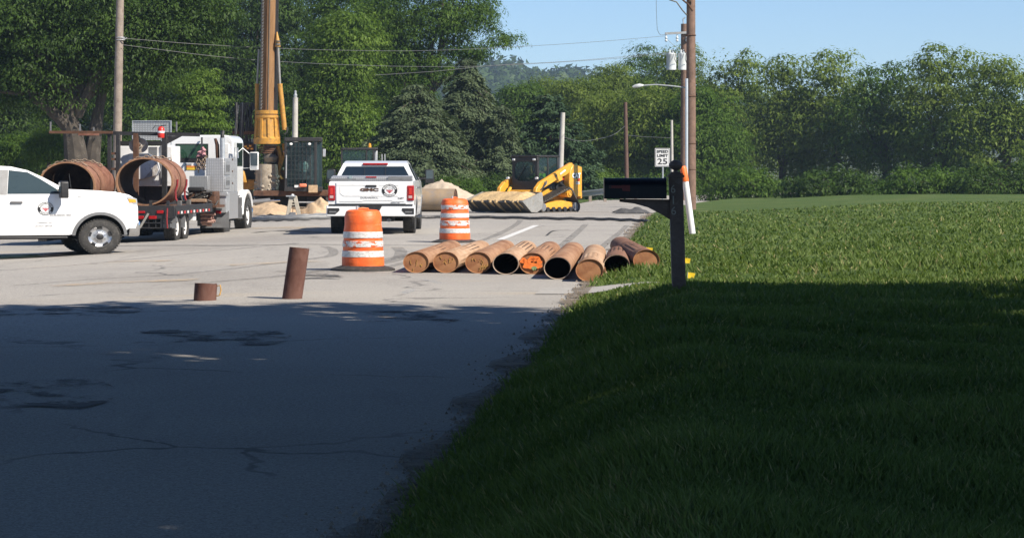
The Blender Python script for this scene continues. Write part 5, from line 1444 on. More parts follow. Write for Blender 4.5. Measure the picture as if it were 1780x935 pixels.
q = MB(); W_.cross(q, 288, 303, 265, 278, 7.0, 7.3); q.build('junction_box', white_dirty, WT, 30, .01)
# big side mirror on its arm
q = MB(); W_.cross(q, 434, 449, 264.5, 296, 9.0, 9.10); mr = q.build('side_mirror', white_dirty, WT, 30, .03, 3)
q = MB(); W_.cross(q, 435.5, 447.5, 266, 288, 8.985, 9.0); q.build('mirror_glass', bpy.data.materials['mirror_glass'], mr, 30, .01)
q = MB(); W_.cross(q, 436, 446, 289, 295, 8.985, 9.0); q.build('lower_mirror_glass', galv, mr, 0)
q = MB(); q.tube([W_.at(434, 268, 9.05), W_.at(420, 256, 9.05), W_.at(406, 254, 8.6)], .014, 6); q.tube([W_.at(434, 292, 9.05), W_.at(418, 293, 9.05), W_.at(408, 290, 8.6)], .014, 6); q.build('mirror_arm', galv, mr)
q = MB(); q.tube([W_.at(407, 275, 7.6), W_.at(407.5, 257, 7.6), W_.at(413, 257, 7.6), W_.at(413.5, 275, 7.6)], .018, 6); q.build('grab_rail', galv, WT)
CB = thing('chain_bundle', 'bundle of rusty chain tied with a pink rag, hung behind the cab', 'chain', W_.o, ANG)
q = MB(); r_ = random.Random(9)
for k in range(7):
    u = 343.5 + k * 2.3; p0 = W_.at(u, 268, 6.9); p1 = W_.at(u + r_.uniform(-1, 1), r_.uniform(290, 299), 6.85 + .05 * (k % 2)); chain_links(q, [p0, p0.lerp(p1, .5) + Vector((-.02, 0, 0)), p1], .034, .085)
struct(q.build('links', chain_rust, CB, 0), 'stuff')
q = MB()
for k in range(10):
    p0 = W_.at(r_.uniform(345, 357), r_.uniform(258, 270), 6.85); q.tube([p0, p0 + Vector((-.04, r_.uniform(-.06, .06), r_.uniform(-.05, .06))), p0 + Vector((0, r_.uniform(-.1, .1), r_.uniform(-.1, .05)))], [.05, .055, .02], 6)
q.build('pink_rag', mat('pink_rag', (.50, .25, .27), .9, 0, .3, 12), CB)
q = MB(); q.bar(W_.at(351, 258, 6.95), W_.at(351, 240, 7.65), .04, .04); q.build('hook', black_steel, CB)
# ================================================================ DRILL RIG AND ITS SURROUNDINGS
def heap(name, label, cx, cy, rx, ry, h, mt, cat='sand heap', seed=1, pw=1.25, z0=-.03, n=44, rough=.1, group='sand heaps'):
    r_ = np.random.default_rng(seed); vs = []; fs = []
    ph = r_.uniform(0, 6.28, 12); fr = r_.uniform(2, 9, (12, 2))
    for j in range(n + 1):
        for i in range(n + 1):
            a = (i / n - .5) * 2.1; b_ = (j / n - .5) * 2.1
            d = math.hypot(a, b_) * (1 + .10 * math.sin(3 * math.atan2(b_, a) + seed) + .06 * math.sin(5 * math.atan2(b_, a)))
            z = h * max(0, 1 - d) ** (1 / pw) if d < 1 else 0
            if d < 1.02: z += rough * h * sum(math.sin(a * fr[k, 0] * 1.6 + b_ * fr[k, 1] * 1.6 + ph[k]) for k in range(12)) / 6 * max(0, 1 - d) ** .4 + r_.normal() * .018 * h
            vs.append((a * rx, b_ * ry, z if d < 1.02 else -.02))
    for j in range(n):
        for i in range(n):
            a = j * (n + 1) + i; fs.append((a, a + 1, a + n + 2, a + n + 1))
    q = MB(); q.add(vs, fs); o = q.build(name, mt, None, 0)
    me = o.data; me.polygons.foreach_set('use_smooth', [True] * len(me.polygons))
    o.location = (cx, cy, z0); return tag(o, label, cat, group)

rod_steel = mat('rod_steel', (.34, .33, .31), .45, .4, .2, 6)
K = Frame(X(468, 86), 86.0, .02, R(90))
RG = thing('drill_rig', 'tall yellow brown drilling rig with a rusty round drill bar rising out of view', 'drilling rig', K.o, R(90))
kelly_rust = rust('kelly_rust', (.20, .11, .05), (.30, .175, .085), (.11, .06, .03), 3, (2, 2, .22))
steel_worn = mat('steel_worn', (.20, .19, .175), .45, .5, .25, 5, (.3, .2, .1), .3)
a = K.at(464.5, 200, 0); b_ = K.at(468.8, -45, 0)
q = MB(); q.cyl(a, b_, .235, n=28); kb = q.build('drill_bar', kelly_rust, RG)
d_ = (b_ - a).normalized()
for (du, wd, fw_, mt) in ((-12.3, .055, -.05, steel_worn), (12.2, .05, -.05, black_steel), (1.5, .02, -.236, steel_worn), (-2.5, .015, -.236, rust_dark)):
    q = MB(); p0 = K.at(464.5 + du, 200, 0); p1 = K.at(468.8 + du, -45, 0); q.bar(p0 + Vector((fw_, 0, 0)), p1 + Vector((fw_, 0, 0)), wd, .05, (1, 0, 0)); q.build('drive_rib', mt, kb, 0)
q = MB(); L = (b_ - a).length
for k in range(int(L / .135)):
    p = K.at(464.5 - 10.2, 200, 0).lerp(K.at(468.8 - 10.2, -45, 0), k * .135 / L); q.box(p + Vector((-.19, 0, 0)), (.03, .045, .08)); q.box(p + Vector((-.17, -.03, .05)), (.02, .05, .03))
struct(q.build('rack_teeth', steel_worn, kb, 0), 'stuff')
# rotary head
def axp(v): return K.at(464.5 - (v - 200) * .0175, v, 0)
hc = axp(225)
def lz(v): return axp(v).z - hc.z
pr_ = [(.30, lz(251)), (.455, lz(250.5)), (.46, lz(241)), (.43, lz(239.5)), (.40, lz(238)), (.355, lz(208)), (.385, lz(206)), (.40, lz(205)), (.40, lz(201)), (.35, lz(200)), (.35, lz(199)), (.385, lz(198.5)), (.385, lz(192.5)), (.24, lz(192))]
q = MB(); q.lathe(pr_, 40, hc); rh = q.build('rotary_head', rig_yellow, RG, 30)
q = MB(); q.lathe([(.352, lz(200.8)), (.372, lz(200.6)), (.372, lz(198.8)), (.352, lz(198.6))], 40, hc); q.build('seal_groove', rust_dark, rh)
for k in range(10):
    a_ = R(36 * k + 10); c_, s_ = math.cos(a_), math.sin(a_)
    q = MB(); q.bar(hc + Vector((c_ * .405, s_ * .405, lz(240))), hc + Vector((c_ * .36, s_ * .36, lz(206))), .075, .09, (c_, s_, 0)); q.build('head_rib', rig_yellow, rh, 0)
# swivel, discs, bucket
q = MB(); q.lathe([(.001, lz(285)), (.10, lz(285)), (.10, lz(252)), (.001, lz(252))], 20, hc); q.build('drill_shaft', steel_worn, RG)
for k, v in enumerate((254, 257.5, 261, 264.5)):
    q = MB(); q.lathe([(.1, lz(v + 2.4)), (.30 - k * .015, lz(v + 2.2)), (.30 - k * .015, lz(v)), (.1, lz(v - .4))], 28, hc); q.build('spring_disc', rust_dark, RG, 40)
q = MB(); q.lathe([(.001, lz(284)), (.15, lz(284)), (.22, lz(280)), (.24, lz(273)), (.16, lz(268)), (.001, lz(267.5))], 22, hc + Vector((-.06, -.12, 0))); q.build('swivel', steel_worn, RG)
mud = mat('drill_mud', (.36, .315, .25), .9, 0, .3, 5, (.20, .16, .12), .5, .8, 14)
q = MB(); q.lathe([(.001, lz(331)), (.39, lz(331)), (.40, lz(327)), (.385, lz(300)), (.38, lz(286)), (.001, lz(285))], 36, hc); bk = q.build('drill_bucket', mud, RG, 40)
r_ = random.Random(4)
q = MB()
for k in range(60):
    a_ = r_.uniform(0, 6.28); v = r_.choice([r_.uniform(318, 333), r_.uniform(300, 332)]); s_ = r_.uniform(.03, .085)
    q.lathe([(.001, -s_), (s_ * .8, -s_ * .5), (s_, .1 * s_), (s_ * .6, s_ * .8), (.001, s_)], 6, hc + Vector((math.cos(a_) * .39, math.sin(a_) * .39, lz(v))))
struct(q.build('mud_clods', mud, bk, 60), 'stuff')
q = MB(); q.bar(hc + Vector((-.40, .18, lz(330))), hc + Vector((-.39, .18, lz(288))), .05, .02, (1, 0, 0)); q.build('bucket_hinge', steel_worn, bk)
for k in range(9):
    a_ = R(40 * k + 8); q = MB(); c_, s_ = math.cos(a_), math.sin(a_); q.bar(hc + Vector((c_ * .36, s_ * .36, lz(330))), hc + Vector((c_ * .40, s_ * .40, lz(339))), .08, .05, (c_, s_, 0)); q.build('cutting_tooth', rust_dark, bk, 0)
# hydraulic cylinders on both sides of the mast
def ram(pu, pv, qu, qv, ru, rv, sx, w_px, rod_px, nm):
    q = MB(); A_ = K.at(pu, pv, sx); B__ = K.at(qu, qv, sx); q.cyl(A_, B__, w_px * 86 / F / 2, n=16); cy = q.build('ram_barrel', rig_yellow, RG)
    q = MB(); q.cyl(B__, B__.lerp(A_, .03), w_px * 86 / F / 2 * 1.12, n=16); q.build('gland', rig_yellow, cy)
    q = MB(); q.cyl(B__, K.at(ru, rv, sx), rod_px * 86 / F / 2, n=12); q.build('ram_rod', rod_steel, cy)
    return cy
c1_ = ram(495, 226, 486.5, 146, 483.2, 80, -.15, 8.2, 4.2, 'r')
q = MB(); q.tube([K.at(482.6, 82, -.15), K.at(482.2, 70, -.15), K.at(481.4, 56, -.15)], [.10, .07, .02], 8); q.build('rod_eye', rig_yellow, c1_)
q = MB(); q.cyl(K.at(483, 79, -.2), K.at(483, 76, -.2), .09, n=10); q.cyl(K.at(483, 73, -.2), K.at(483, 71, -.2), .08, n=10); q.build('rod_collar', steel_worn, c1_)
q = MB(); q.tube([K.at(496, 224, -.2), K.at(499.5, 222, -.2), K.at(499, 230, -.2), K.at(494, 234, -.2)], .03, 6); q.build('hose_loop', hose_dark, c1_)
ram(446.5, 250, 447, 146, 450, 86, .35, 7.5, 3.6, 'l')
# mast behind, hose bundles and dark carrier body at the left
q = MB(); q.bar(K.at(470, 330, .75), K.at(474, -45, .75), .42, .35, (1, 0, 0)); q.build('mast', black_steel, RG)
for k in range(9):
    u = 408 + k * 3.6; q = MB(); p0 = K.at(u + 3, 172 + r_.uniform(0, 14), .5 + .03 * k); p1 = K.at(u - 2 + r_.uniform(-2, 2), 262, .5 + .03 * k)
    q.tube([p0 + Vector((.2, -.15, -.1)), p0, p0.lerp(p1, .5) + Vector((0, r_.uniform(-.08, .08), 0)), p1], .032, 6); q.build('hydraulic_hose', hose_grey if k in (1, 3) else hose_dark, RG)
q = MB(); q.bar(K.at(412, 225, .7), K.at(452, 172, .7), .16, .14); q.build('boom_link', black_steel, RG)
q = MB(); q.bar(K.at(404, 228, .8), K.at(444, 226, .8), .18, .2); q.build('boom_link', black_steel, RG)
q = MB(); q.prism([(0, 0), (1.9, 0), (1.9, 1.9), (1.1, 2.15), (0, 1.6)], 0, 1.1, 'y'); hs = q.build('engine_house', black_steel, RG, 30, .03); hs.matrix_local = Matrix.Translation(K.at(443, 330, .9))
for k in range(7):
    q = MB(); K.cross(q, 408 + k * 4.6, 410.5 + k * 4.6, 178, 232, .62, .68); q.build('radiator_bar', black_steel, RG, 0)
q = MB(); K.cross(q, 404, 443, 228, 234, .6, 1.0); K.cross(q, 402, 441, 250, 262, .6, 1.0); q.build('walkway', rust_dark, RG)
q = MB(); q.prism([(0, .0), (.5, 0), (.62, .3), (.45, .55), (.1, .5)], -.35, .35, 'y'); o = q.build('yellow_cover', rig_yellow, RG, 30, .04); o.matrix_local = Matrix.Translation(K.at(430, 318, .3)) @ Matrix.Rotation(R(90), 4, 'Z')
q = MB(); K.cross(q, 416, 443, 312, 330, .5, 1.4); q.build('lower_frame', rig_yellow, RG, 30, .03)
for (u, v) in ((427, 255), (431, 258), (435, 254), (438, 259)):
    q = MB(); p = K.at(u, v, .2); q.lathe([(.001, -.04), (.05, -.03), (.05, .03), (.001, .04)], 10, p); q.build('amber_lamp', amber, RG)
for pts, r0 in (([(483, 254), (488, 275), (484, 300), (489, 312)], .075), ([(480, 262), (484, 284), (480, 300)], .05), ([(492, 250), (494, 268), (488, 290)], .045)):
    q = MB(); q.tube([K.at(u, v, .15) for u, v in pts], r0, 8); q.build('hydraulic_pipe', rig_yellow if r0 != .05 else rust_dark, RG)
q = MB(); K.cross(q, 478, 496, 296, 332, .35, .9); q.build('mast_foot', kelly_rust, RG, 30, .02)
q = MB(); q.lathe([(.001, -.06), (.06, 0), (.001, .06)], 10, K.at(494, 264, -.2)); q.build('beacon', mat('pale_lens', (.5, .35, .33), .3), RG)
# operator cab with guard grid
q = MB(); K.cross(q, 494, 560, 239, 246, -.75, .55); q.build('cab_roof', black_steel, RG, 30, .02)
for (u0, u1) in ((494.5, 499), (546, 551), (555, 560)):
    q = MB(); K.cross(q, u0, u1, 246, 331, -.72 if u0 < 555 else -.2, -.62 if u0 < 555 else -.1); q.build('cab_pillar', black_steel, RG, 30, .01)
q = MB(); K.cross(q, 494.2, 560.3, 325, 333, -.735, .5); q.build('cab_sill', black_steel, RG, 30, .01)
q = MB(); K.cross(q, 497, 559, 247, 330, .42, .5); q.build('cab_back', mat('cab_inner', (.05, .065, .07), .7, 0, .4, 4), RG)
q = MB(); K.cross(q, 499, 546, 247, 325, -.69, -.675); cg = q.build('cab_windscreen', clear_glass, RG, 0)
q = MB(); K.cross(q, 551, 559.5, 247, 325, -.66, -.65); q.build('cab_side_glass', clear_glass, RG, 0)
for k in range(6):
    q = MB(); K.cross(q, 505.5 + k * 6.7, 506.6 + k * 6.7, 247, 325, -.73, -.70); q.build('guard_bar', black_steel, cg, 0)
for k in range(9):
    q = MB(); K.cross(q, 499, 546, 255 + k * 8, 255.7 + k * 8, -.76, -.735); q.build('guard_bar', black_steel, cg, 0)
for u in (506, 538):
    q = MB(); p = K.at(u, 250.5, -.8); q.lathe([(.001, -.03), (.05, -.02), (.055, .03), (.001, .035)], 12, p, 'x'); q.build('work_lamp', white_paint, RG)
q = MB(); p = K.at(527, 300, .1); q.bb(p.x - .25, p.x + .25, p.y - .28, p.y + .28, p.z - .3, p.z + .0); q.bb(p.x + .2, p.x + .34, p.y - .28, p.y + .28, p.z - .1, p.z + .75); q.build('operator_seat', seat_grey, RG, 30, .04)
q = MB(); p = K.at(526, 288, -.05); q.lathe([(.001, -.3), (.15, -.26), (.20, .0), (.14, .16), (.001, .2)], 12, p); q.build('jacket_on_seat', mat('jacket', (.38, .45, .40), .9, 0, .2, 6), RG)
q = MB(); K.cross(q, 512, 523, 322, 326, -.78, -.7); q.build('paper_sheet', white_paint, RG, 0)
q = MB(); K.cross(q, 520, 533, 319.5, 325.5, -.85, -.72); q.build('orange_bag', mat('bag_orange', (.75, .22, .12), .7), RG, 30, .04)
q = MB(); p = K.at(563.5, 266, -.6); q.bb(p.x - .02, p.x + .02, p.y - .05, p.y + .05, p.z - .16, p.z + .16); q.build('cab_mirror', galv, RG, 30, .01)
q = MB(); q.tube([K.at(559, 258, -.6), K.at(563.5, 258, -.6), K.at(563.5, 262, -.6)], .015, 6); q.build('mirror_arm', black_steel, RG)
q = MB(); q.bar(K.at(498, 270, -.78), K.at(497.5, 310, -.78), .035, .035); q.build('grab_handle', galv, RG)
# crawler tracks and deck
q = MB(); K.cross(q, 474, 536, 341, 360, .0, 2.2); q.build('undercarriage_shade', dark_under, RG)  # dark block between the tracks stands for the black shade under the deck
q = MB(); K.cross(q, 440, 575, 331.5, 341, -.55, 2.4); q.build('turntable_deck', rust_dark, RG, 30, .02)
q = MB(); K.cross(q, 536, 552, 322, 335, -.80, -.4); q.build('step_box', sand, RG, 30, .01)
for (u0, u1) in ((443, 476), (533, 566)):
    A_ = K.at(u0, 366, -.4); B__ = K.at(u1, 343, -.4); h_ = B__.z
    prof = arc(-.1, h_ / 2, h_ / 2, 90, 270, 10) + arc(3.2, h_ / 2, h_ / 2, -90, 90, 10)
    q = MB(); q.prism([(x, z) for x, z in prof], A_.y, B__.y, 'y'); tr = q.build('crawler_track', dark_under, RG, 30)
    for k in range(7):
        a_ = R(100 + k * 26); q = MB(); c_ = Vector((-.1 + math.cos(a_) * h_ / 2, (A_.y + B__.y) / 2, h_ / 2 + math.sin(a_) * h_ / 2)); q.bar(c_ + Vector((0, -abs(A_.y - B__.y) / 2, 0)), c_ + Vector((0, abs(A_.y - B__.y) / 2, 0)), .14, .06, (math.cos(a_), 0, math.sin(a_))); q.build('track_shoe', steel_worn if k % 2 else black_steel, tr, 0)
q = MB(); q.cyl(K.at(437, 352, -.9), K.at(470, 349, -.9), .11, n=12); q.build('jack_cylinder', mid_grey, RG)
q = MB(); q.cyl(K.at(470, 349.5, -.9), K.at(487, 348.5, -.9), .05, n=10); q.build('jack_rod', chrome, RG)
q = MB(); q.bar(K.at(519, 351.5, -.9), K.at(549, 351.5, -.9), .05, .05); q.build('stabilizer_bar', galv, RG)

# pale A-shaped stand in front of the rig
S_ = Frame(X(510, 74), 74.0, 0, R(90))
AF = thing('jack_stand', 'pale A shaped steel stand on the sand in front of the rig cab', 'stand', S_.o, R(90))
beige = mat('beige_steel', (.44, .40, .33), .6, 0, .2, 6, (.25, .18, .1), .3)
for (ut, ub) in ((506.5, 499.5), (512.5, 521)):
    q = MB(); q.bar(S_.at(ut, 341, 0), S_.at(ub, 379, 0), .075, .12); q.build('leg', beige, AF, 30, .01)
q = MB(); S_.cross(q, 497, 514, 340, 342, -.1, .1); q.build('top_plate', galv, AF)
q = MB(); q.lathe([(.001, .05), (.045, .03), (.05, -.02), (.001, -.02)], 12, S_.at(508.5, 339.5, 0)); q.build('top_ball', white_dirty, AF)
for v in (350, 355):
    q = MB(); S_.cross(q, 504, 514, v, v + 2, -.03, .03); q.build('brace', beige, AF)
q = MB(); q.bar(S_.at(509, 355, 0), S_.at(509, 370, 0), .02, .02); q.build('screw_rod', rust_dark, AF)
q = MB(); S_.cross(q, 504, 514, 369, 377, -.08, .06); q.build('ratchet_block', mid_grey, AF, 30, .01)
# sand heaps
heap('sand_heap', 'low orange sand bank between the truck wheel and the pale stand', X(468, 77), 77.4, 1.0, 2.2, .42, sand, seed=2, pw=1.9)
heap('sand_heap', 'lumpy sand heap left of the rear facing pickup', X(556, 78.5), 78.8, .72, 1.5, .53, sand, seed=5, pw=1.4, rough=.2)
heap('sand_heap', 'rounded pale sand heap between the rear facing pickup and the loader', X(768, 90), 90, 1.75, 2.0, .98, sand_pale, seed=8, pw=1.7, rough=.05)
# dirt around the rig
q = MB(); n_ = 30; vs = [(0, 0, .05)]; 
for k in range(n_): a_ = 2 * math.pi * k / n_; rr_ = 1 + .12 * math.sin(3 * a_) + .08 * math.sin(7 * a_); vs.append((math.cos(a_) * 4.2 * rr_, math.sin(a_) * 8.5 * rr_, .004))
q.add(vs, [(0, 1 + k, 1 + (k + 1) % n_) for k in range(n_)]); o = q.build('dirt_patch', sand, None, 0); o.location = (-2.4, 84.2, .012); struct(o)

# second machine: glazed cab of an excavator behind the pickup
E2 = Frame(X(624, 97), 97.0, 0, R(90))
EX = thing('excavator', 'machine with a teal glazed cab and orange beacon, mostly hidden behind the rear facing pickup', 'excavator', E2.o, R(90))
q = MB(); E2.cross(q, 592, 657, 257, 261, -.7, .8); q.build('cab_roof', black_steel, EX, 30, .03)
for (u0, u1) in ((592.5, 595.5), (636, 638.5), (648, 651)):
    q = MB(); E2.cross(q, u0, u1, 261, 312, -.68, -.6); q.build('cab_pillar', black_steel, EX)
q = MB(); E2.cross(q, 595, 636, 261, 310, -.65, -.64); q.build('front_glass', clear_glass, EX, 0)
q = MB(); E2.cross(q, 638, 648, 261, 310, -.65, -.64); q.build('side_glass', clear_glass, EX, 0)
q = MB(); E2.cross(q, 651, 656, 262, 312, -.5, -.4); q.build('exhaust', galv, EX, 30, .02)
for u in (664, 669):
    q = MB(); q.bar(E2.at(u, 268, 0), E2.at(u + .5, 290, 0), .04, .04); q.build('hand_rail', galv, EX)
q = MB(); q.lathe([(.001, .20), (.05, .17), (.07, .02), (.07, 0)], 14, E2.at(642.5, 256.5, 0)); q.build('beacon', amber, EX)
q = MB(); E2.cross(q, 590, 690, 311, 336, -.6, 2.2); q.build('engine_house', rig_yellow, EX, 30, .05)
q = MB(); p = E2.at(622, 300, .1); q.bb(p.x - .2, p.x + .3, p.y - .3, p.y + .3, p.z - .4, p.z - .1); q.bb(p.x + .2, p.x + .3, p.y - .28, p.y + .28, p.z - .1, p.z + .6); q.build('operator_seat', seat_grey, EX, 30, .04)
for (u0, u1) in ((588, 612), (650, 676)):
    A_ = E2.at(u0, 357, -.6); B__ = E2.at(u1, 339, -.6); h_ = max(.4, B__.z)
    q = MB(); q.prism(arc(-.3, h_ / 2, h_ / 2, 90, 270, 8) + arc(2.6, h_ / 2, h_ / 2, -90, 90, 8), A_.y, B__.y, 'y'); q.build('crawler_track', dark_under, EX, 30)

# the wide tan casing lying by the heap
Rb = .46; yb = 83.0; xb = X(792, yb)
tan = mat('casing_tan', (.30, .22, .14), .75, 0, .25, 2.2, (.22, .19, .17), .6, .2, 20)
BP = thing('wide_casing', 'wide tan steel casing lying between the rear facing pickup and the sand heap', 'steel casing', (xb, yb, 0), R(180 - 12))
q = MB(); q.lathe([(Rb * .96, 0), (Rb, .0), (Rb, 3.6), (Rb * .96, 3.6)], 48, (0, 0, Rb), 'x', True); q.build('casing_wall', tan, BP, 40)
q = MB(); q.lathe([(.001, .02), (Rb * .97, .02)], 40, (0, 0, Rb), 'x'); q.build('end_cover', rust_dark, BP)
# ================================================================ TRACKED LOADER WITH A BUCKET OF SAND
th = R(37)
LA = math.atan2(-math.cos(th), -math.sin(th))
LD = thing('tracked_loader', 'yellow compact tracked loader with a black cab and a wide bucket full of sand', 'loader', (6.22, 82.4, 0), LA, .95)
def sides(): return ((1, 'l'), (-1, 'r'))
def hull(circ, off=0, n=18):
    pts = []
    for (x, z, r) in circ:
        for k in range(n * 2): a_ = 2 * math.pi * k / (n * 2); pts.append((x + (r + off) * math.cos(a_), z + (r + off) * math.sin(a_)))
    pts = sorted(set(pts)); 
    def half(ps):
        o = []
        for p in ps:
            while len(o) >= 2 and (o[-1][0] - o[-2][0]) * (p[1] - o[-2][1]) - (o[-1][1] - o[-2][1]) * (p[0] - o[-2][0]) <= 0: o.pop()
            o.append(p)
        return o
    a_, b_ = half(pts), half(pts[::-1]); return a_[:-1] + b_[:-1]
circ = [(1.02, .22, .20), (-1.05, .22, .20), (-.62, .80, .20)]
track_rub = mat('track_rubber', (.05, .048, .045), .85, 0, .3, 8, (.24, .19, .13), .5)
for sd, _ in sides():
    o_ = hull(circ, .02); n_ = len(o_)
    i_ = [(x * .955 + .0, (z - .4) * .90 + .4) for x, z in o_]
    q = MB(); y0, y1 = sd * .53, sd * .98
    vs = [(x, y0, z) for x, z in o_] + [(x, y1, z) for x, z in o_] + [(x, y0, z) for x, z in i_] + [(x, y1, z) for x, z in i_]
    fs = []
    for k in range(n_):
        k2 = (k + 1) % n_
        fs += [(k, k2, n_ + k2, n_ + k), (2 * n_ + k, 3 * n_ + k, 3 * n_ + k2, 2 * n_ + k2), (k, 2 * n_ + k, 2 * n_ + k2, k2), (n_ + k, n_ + k2, 3 * n_ + k2, 3 * n_ + k)]
    q.add(vs, fs); tr = q.build('rubber_track', track_rub, LD, 30)
    # lugs along the belt
    P_ = [Vector((x, 0, z)) for x, z in o_]; Ls = [0]
    for k in range(n_): Ls.append(Ls[-1] + (P_[(k + 1) % n_] - P_[k]).length)
    for j in range(46):
        d = Ls[-1] * j / 46; k = max(i for i in range(n_) if Ls[i] <= d); t_ = (d - Ls[k]) / max(1e-6, Ls[k + 1] - Ls[k]); p = P_[k].lerp(P_[(k + 1) % n_], t_); dr = (P_[(k + 1) % n_] - P_[k]).normalized(); nn_ = Vector((dr.z, 0, -dr.x))
        q = MB(); q.bar(p + nn_ * .012 + Vector((0, y0 + sd * .02, 0)), p + nn_ * .012 + Vector((0, y1 - sd * .02, 0)), .055, .04, nn_); q.build('track_lug', track_rub, tr, 0)
    q = MB(); q.prism([(.95, .10), (1.05, .30), (.55, .42), (-.20, .50), (-.95, .40), (-1.0, .12), (-.8, .14), (.8, .14)], sd * .62, sd * .90, 'y'); q.build('track_frame', cat_yellow, LD, 30, .02)
    for k in range(5):
        q = MB(); q.cyl((.72 - k * .36, sd * .55, .13), (.72 - k * .36, sd * .955, .13), .10, n=14); q.build('track_roller', black_steel, LD)
    for (cx, cz, r) in ((1.0, .23, .17), (-1.03, .23, .17)):
        q = MB(); q.cyl((cx, sd * .58, cz), (cx, sd * .94, cz), r, n=20); q.build('idler_wheel', mid_grey, LD)
    q = MB(); q.cyl((-.62, sd * .58, .78), (-.62, sd * .96, .78), .16, n=20); q.cyl((-.62, sd * .96, .78), (-.62, sd * 1.0, .78), .10, n=14); q.build('drive_sprocket', cat_yellow, LD)
    # rear tower
    q = MB(); q.prism([(-1.62, .62), (-.95, .66), (-.80, 1.2), (-.86, 1.72), (-1.05, 2.0), (-1.35, 1.95), (-1.62, 1.88)], sd * .58, sd * .84, 'y'); tw = q.build('rear_tower', cat_yellow, LD, 30, .03)
    M = frame((-1.24, sd * .846, 1.50), (-sd, 0, 0), (0, 0, 1))
    q = MB(); q.prism([(-.20, -.10), (.20, -.10), (.20, .13), (-.20, .13)], 0, .004, 'z', M); q.build('decal_panel', ink_black, tw, 0)
    lettering('CAT', .27, white_paint, tw, M @ Matrix.Translation((-.01, .015, .006)), 'lettering', .002, sx=1.0, bold=.014)
    q = MB(); q.prism([(.02, -.20), (.21, -.20), (.21, -.06), (.12, -.12)], .004, .008, 'z', M); q.build('red_triangle', ink_red, tw, 0)
    q = MB(); q.prism([(-.05, -.34), (.20, -.34), (.20, -.24), (-.05, -.24)], 0, .004, 'z', M); q.build('number_plate', white_paint, tw, 0)
    lettering('299 D3', .075, ink_black, tw, M @ Matrix.Translation((.075, -.29, .006)), 'lettering', .001)
    # lift arm
    q = MB(); q.prism([(-1.30, 1.98), (-1.02, 2.06), (-.86, 2.0), (.95, 1.26), (1.22, 1.02), (1.38, .42), (1.32, .26), (1.16, .30), (1.06, .70), (.84, .98), (-.30, 1.44), (-.62, 1.52), (-1.0, 1.72)], sd * .66, sd * .80, 'y', ); am = q.build('lift_arm', cat_yellow, LD, 30, .02)
    q = MB(); q.prism([(-.42, 1.36), (-.10, 1.24), (-.16, 1.44), (-.36, 1.54)], sd * .655, sd * .805, 'y'); q.build('arm_bracket', cat_yellow, am, 30)
    q = MB(); q.prism([(-.62, 1.73), (-.28, 1.56), (-.25, 1.62), (-.59, 1.79)], sd * .80, sd * .806, 'y'); q.build('decal_panel', white_paint, am, 0)
    q = MB(); q.cyl((.0, sd * .80, 1.52), (.0, sd * .82, 1.52), .05, n=12); q.build('arm_pin', mid_grey, am)
    q = MB(); q.cyl((-1.05, sd * .58, .95), (-.42, sd * .62, 1.25), .07, n=12); q.build('lift_cylinder', black_steel, LD)
    q = MB(); q.cyl((-.42, sd * .62, 1.25), (-.05, sd * .66, 1.40), .035, n=10); q.build('lift_rod', chrome, LD)
    q = MB(); q.cyl((.82, sd * .52, 1.02), (1.28, sd * .45, .55), .055, n=12); q.build('tilt_cylinder', cat_yellow, LD)
    q = MB(); q.tube([(.62, sd * .82, 1.30), (.78, sd * .86, 1.22), (.86, sd * .83, 1.06), (.98, sd * .82, .95)], .025, 6); q.tube([(.66, sd * .82, 1.26), (.80, sd * .88, 1.16), (.90, sd * .84, 1.0)], .022, 6); q.build('arm_hose', hose_dark, LD)
    q = MB(); q.cyl((.70, sd * .80, 1.22), (.70, sd * .84, 1.22), .07, n=12); q.build('arm_coupler', mid_grey, LD)
# chassis and engine bay
q = MB(); q.prism([(-1.0, .30), (1.02, .30), (1.08, .62), (.95, .92), (-.4, 1.0), (-1.0, 1.0)], -.50, .50, 'y'); q.build('chassis', cat_yellow, LD, 30, .03)
q = MB(); q.bb(-1.66, -.80, -.56, .56, .62, 1.55); q.build('engine_door', black_steel, LD, 30, .05)
q = MB(); q.bb(-.80, -.05, -.56, .56, .95, 1.20); q.build('side_panel', black_steel, LD, 30, .02)
q = MB(); q.lathe([(.18, -.06), (.27, -.06), (.27, .06), (.18, .06)], 24, (-.55, .56, .98), 'y', True); q.build('air_filter_hose', black_plastic, LD)
q = MB(); q.bb(-.78, -.42, .50, .64, 1.32, 1.50); q.build('red_reservoir', red_paint, LD, 30, .03)
q = MB(); q.bb(-1.70, -1.58, -.80, .80, .55, .80); q.build('rear_bumper', cat_yellow, LD, 30, .03)
# cab
for (x0, x1, y0, y1, z0, z1) in ((.62, .72, .42, .52, .92, 2.30), (.62, .72, -.52, -.42, .92, 2.30), (-.62, -.54, .44, .52, 1.2, 2.30), (-.62, -.54, -.52, -.44, 1.2, 2.30), (.02, .08, .46, .52, 1.3, 2.3), (.02, .08, -.52, -.46, 1.3, 2.3)):
    q = MB(); q.bb(x0, x1, y0, y1, z0, z1); q.build('cab_pillar', black_steel, LD, 30, .015)
q = MB(); q.bb(-.66, .78, -.54, .54, 2.28, 2.37); q.build('cab_roof', black_steel, LD, 30, .03)
q = MB(); q.bb(.60, .76, -.53, .53, 2.12, 2.28); q.build('front_header', black_steel, LD, 30, .02)
q = MB(); q.prism([(.72, .86), (.72, 1.30), (.66, 1.30), (.66, .86)], -.50, .50, 'y'); q.build('door_lower', black_steel, LD, 30, .01)
oc = []; 
for k in range(20): a_ = 2 * math.pi * k / 20; oc.append((.415 * math.copysign(abs(math.cos(a_)) ** .6, math.cos(a_)), 1.70 + .42 * math.copysign(abs(math.sin(a_)) ** .6, math.sin(a_))))
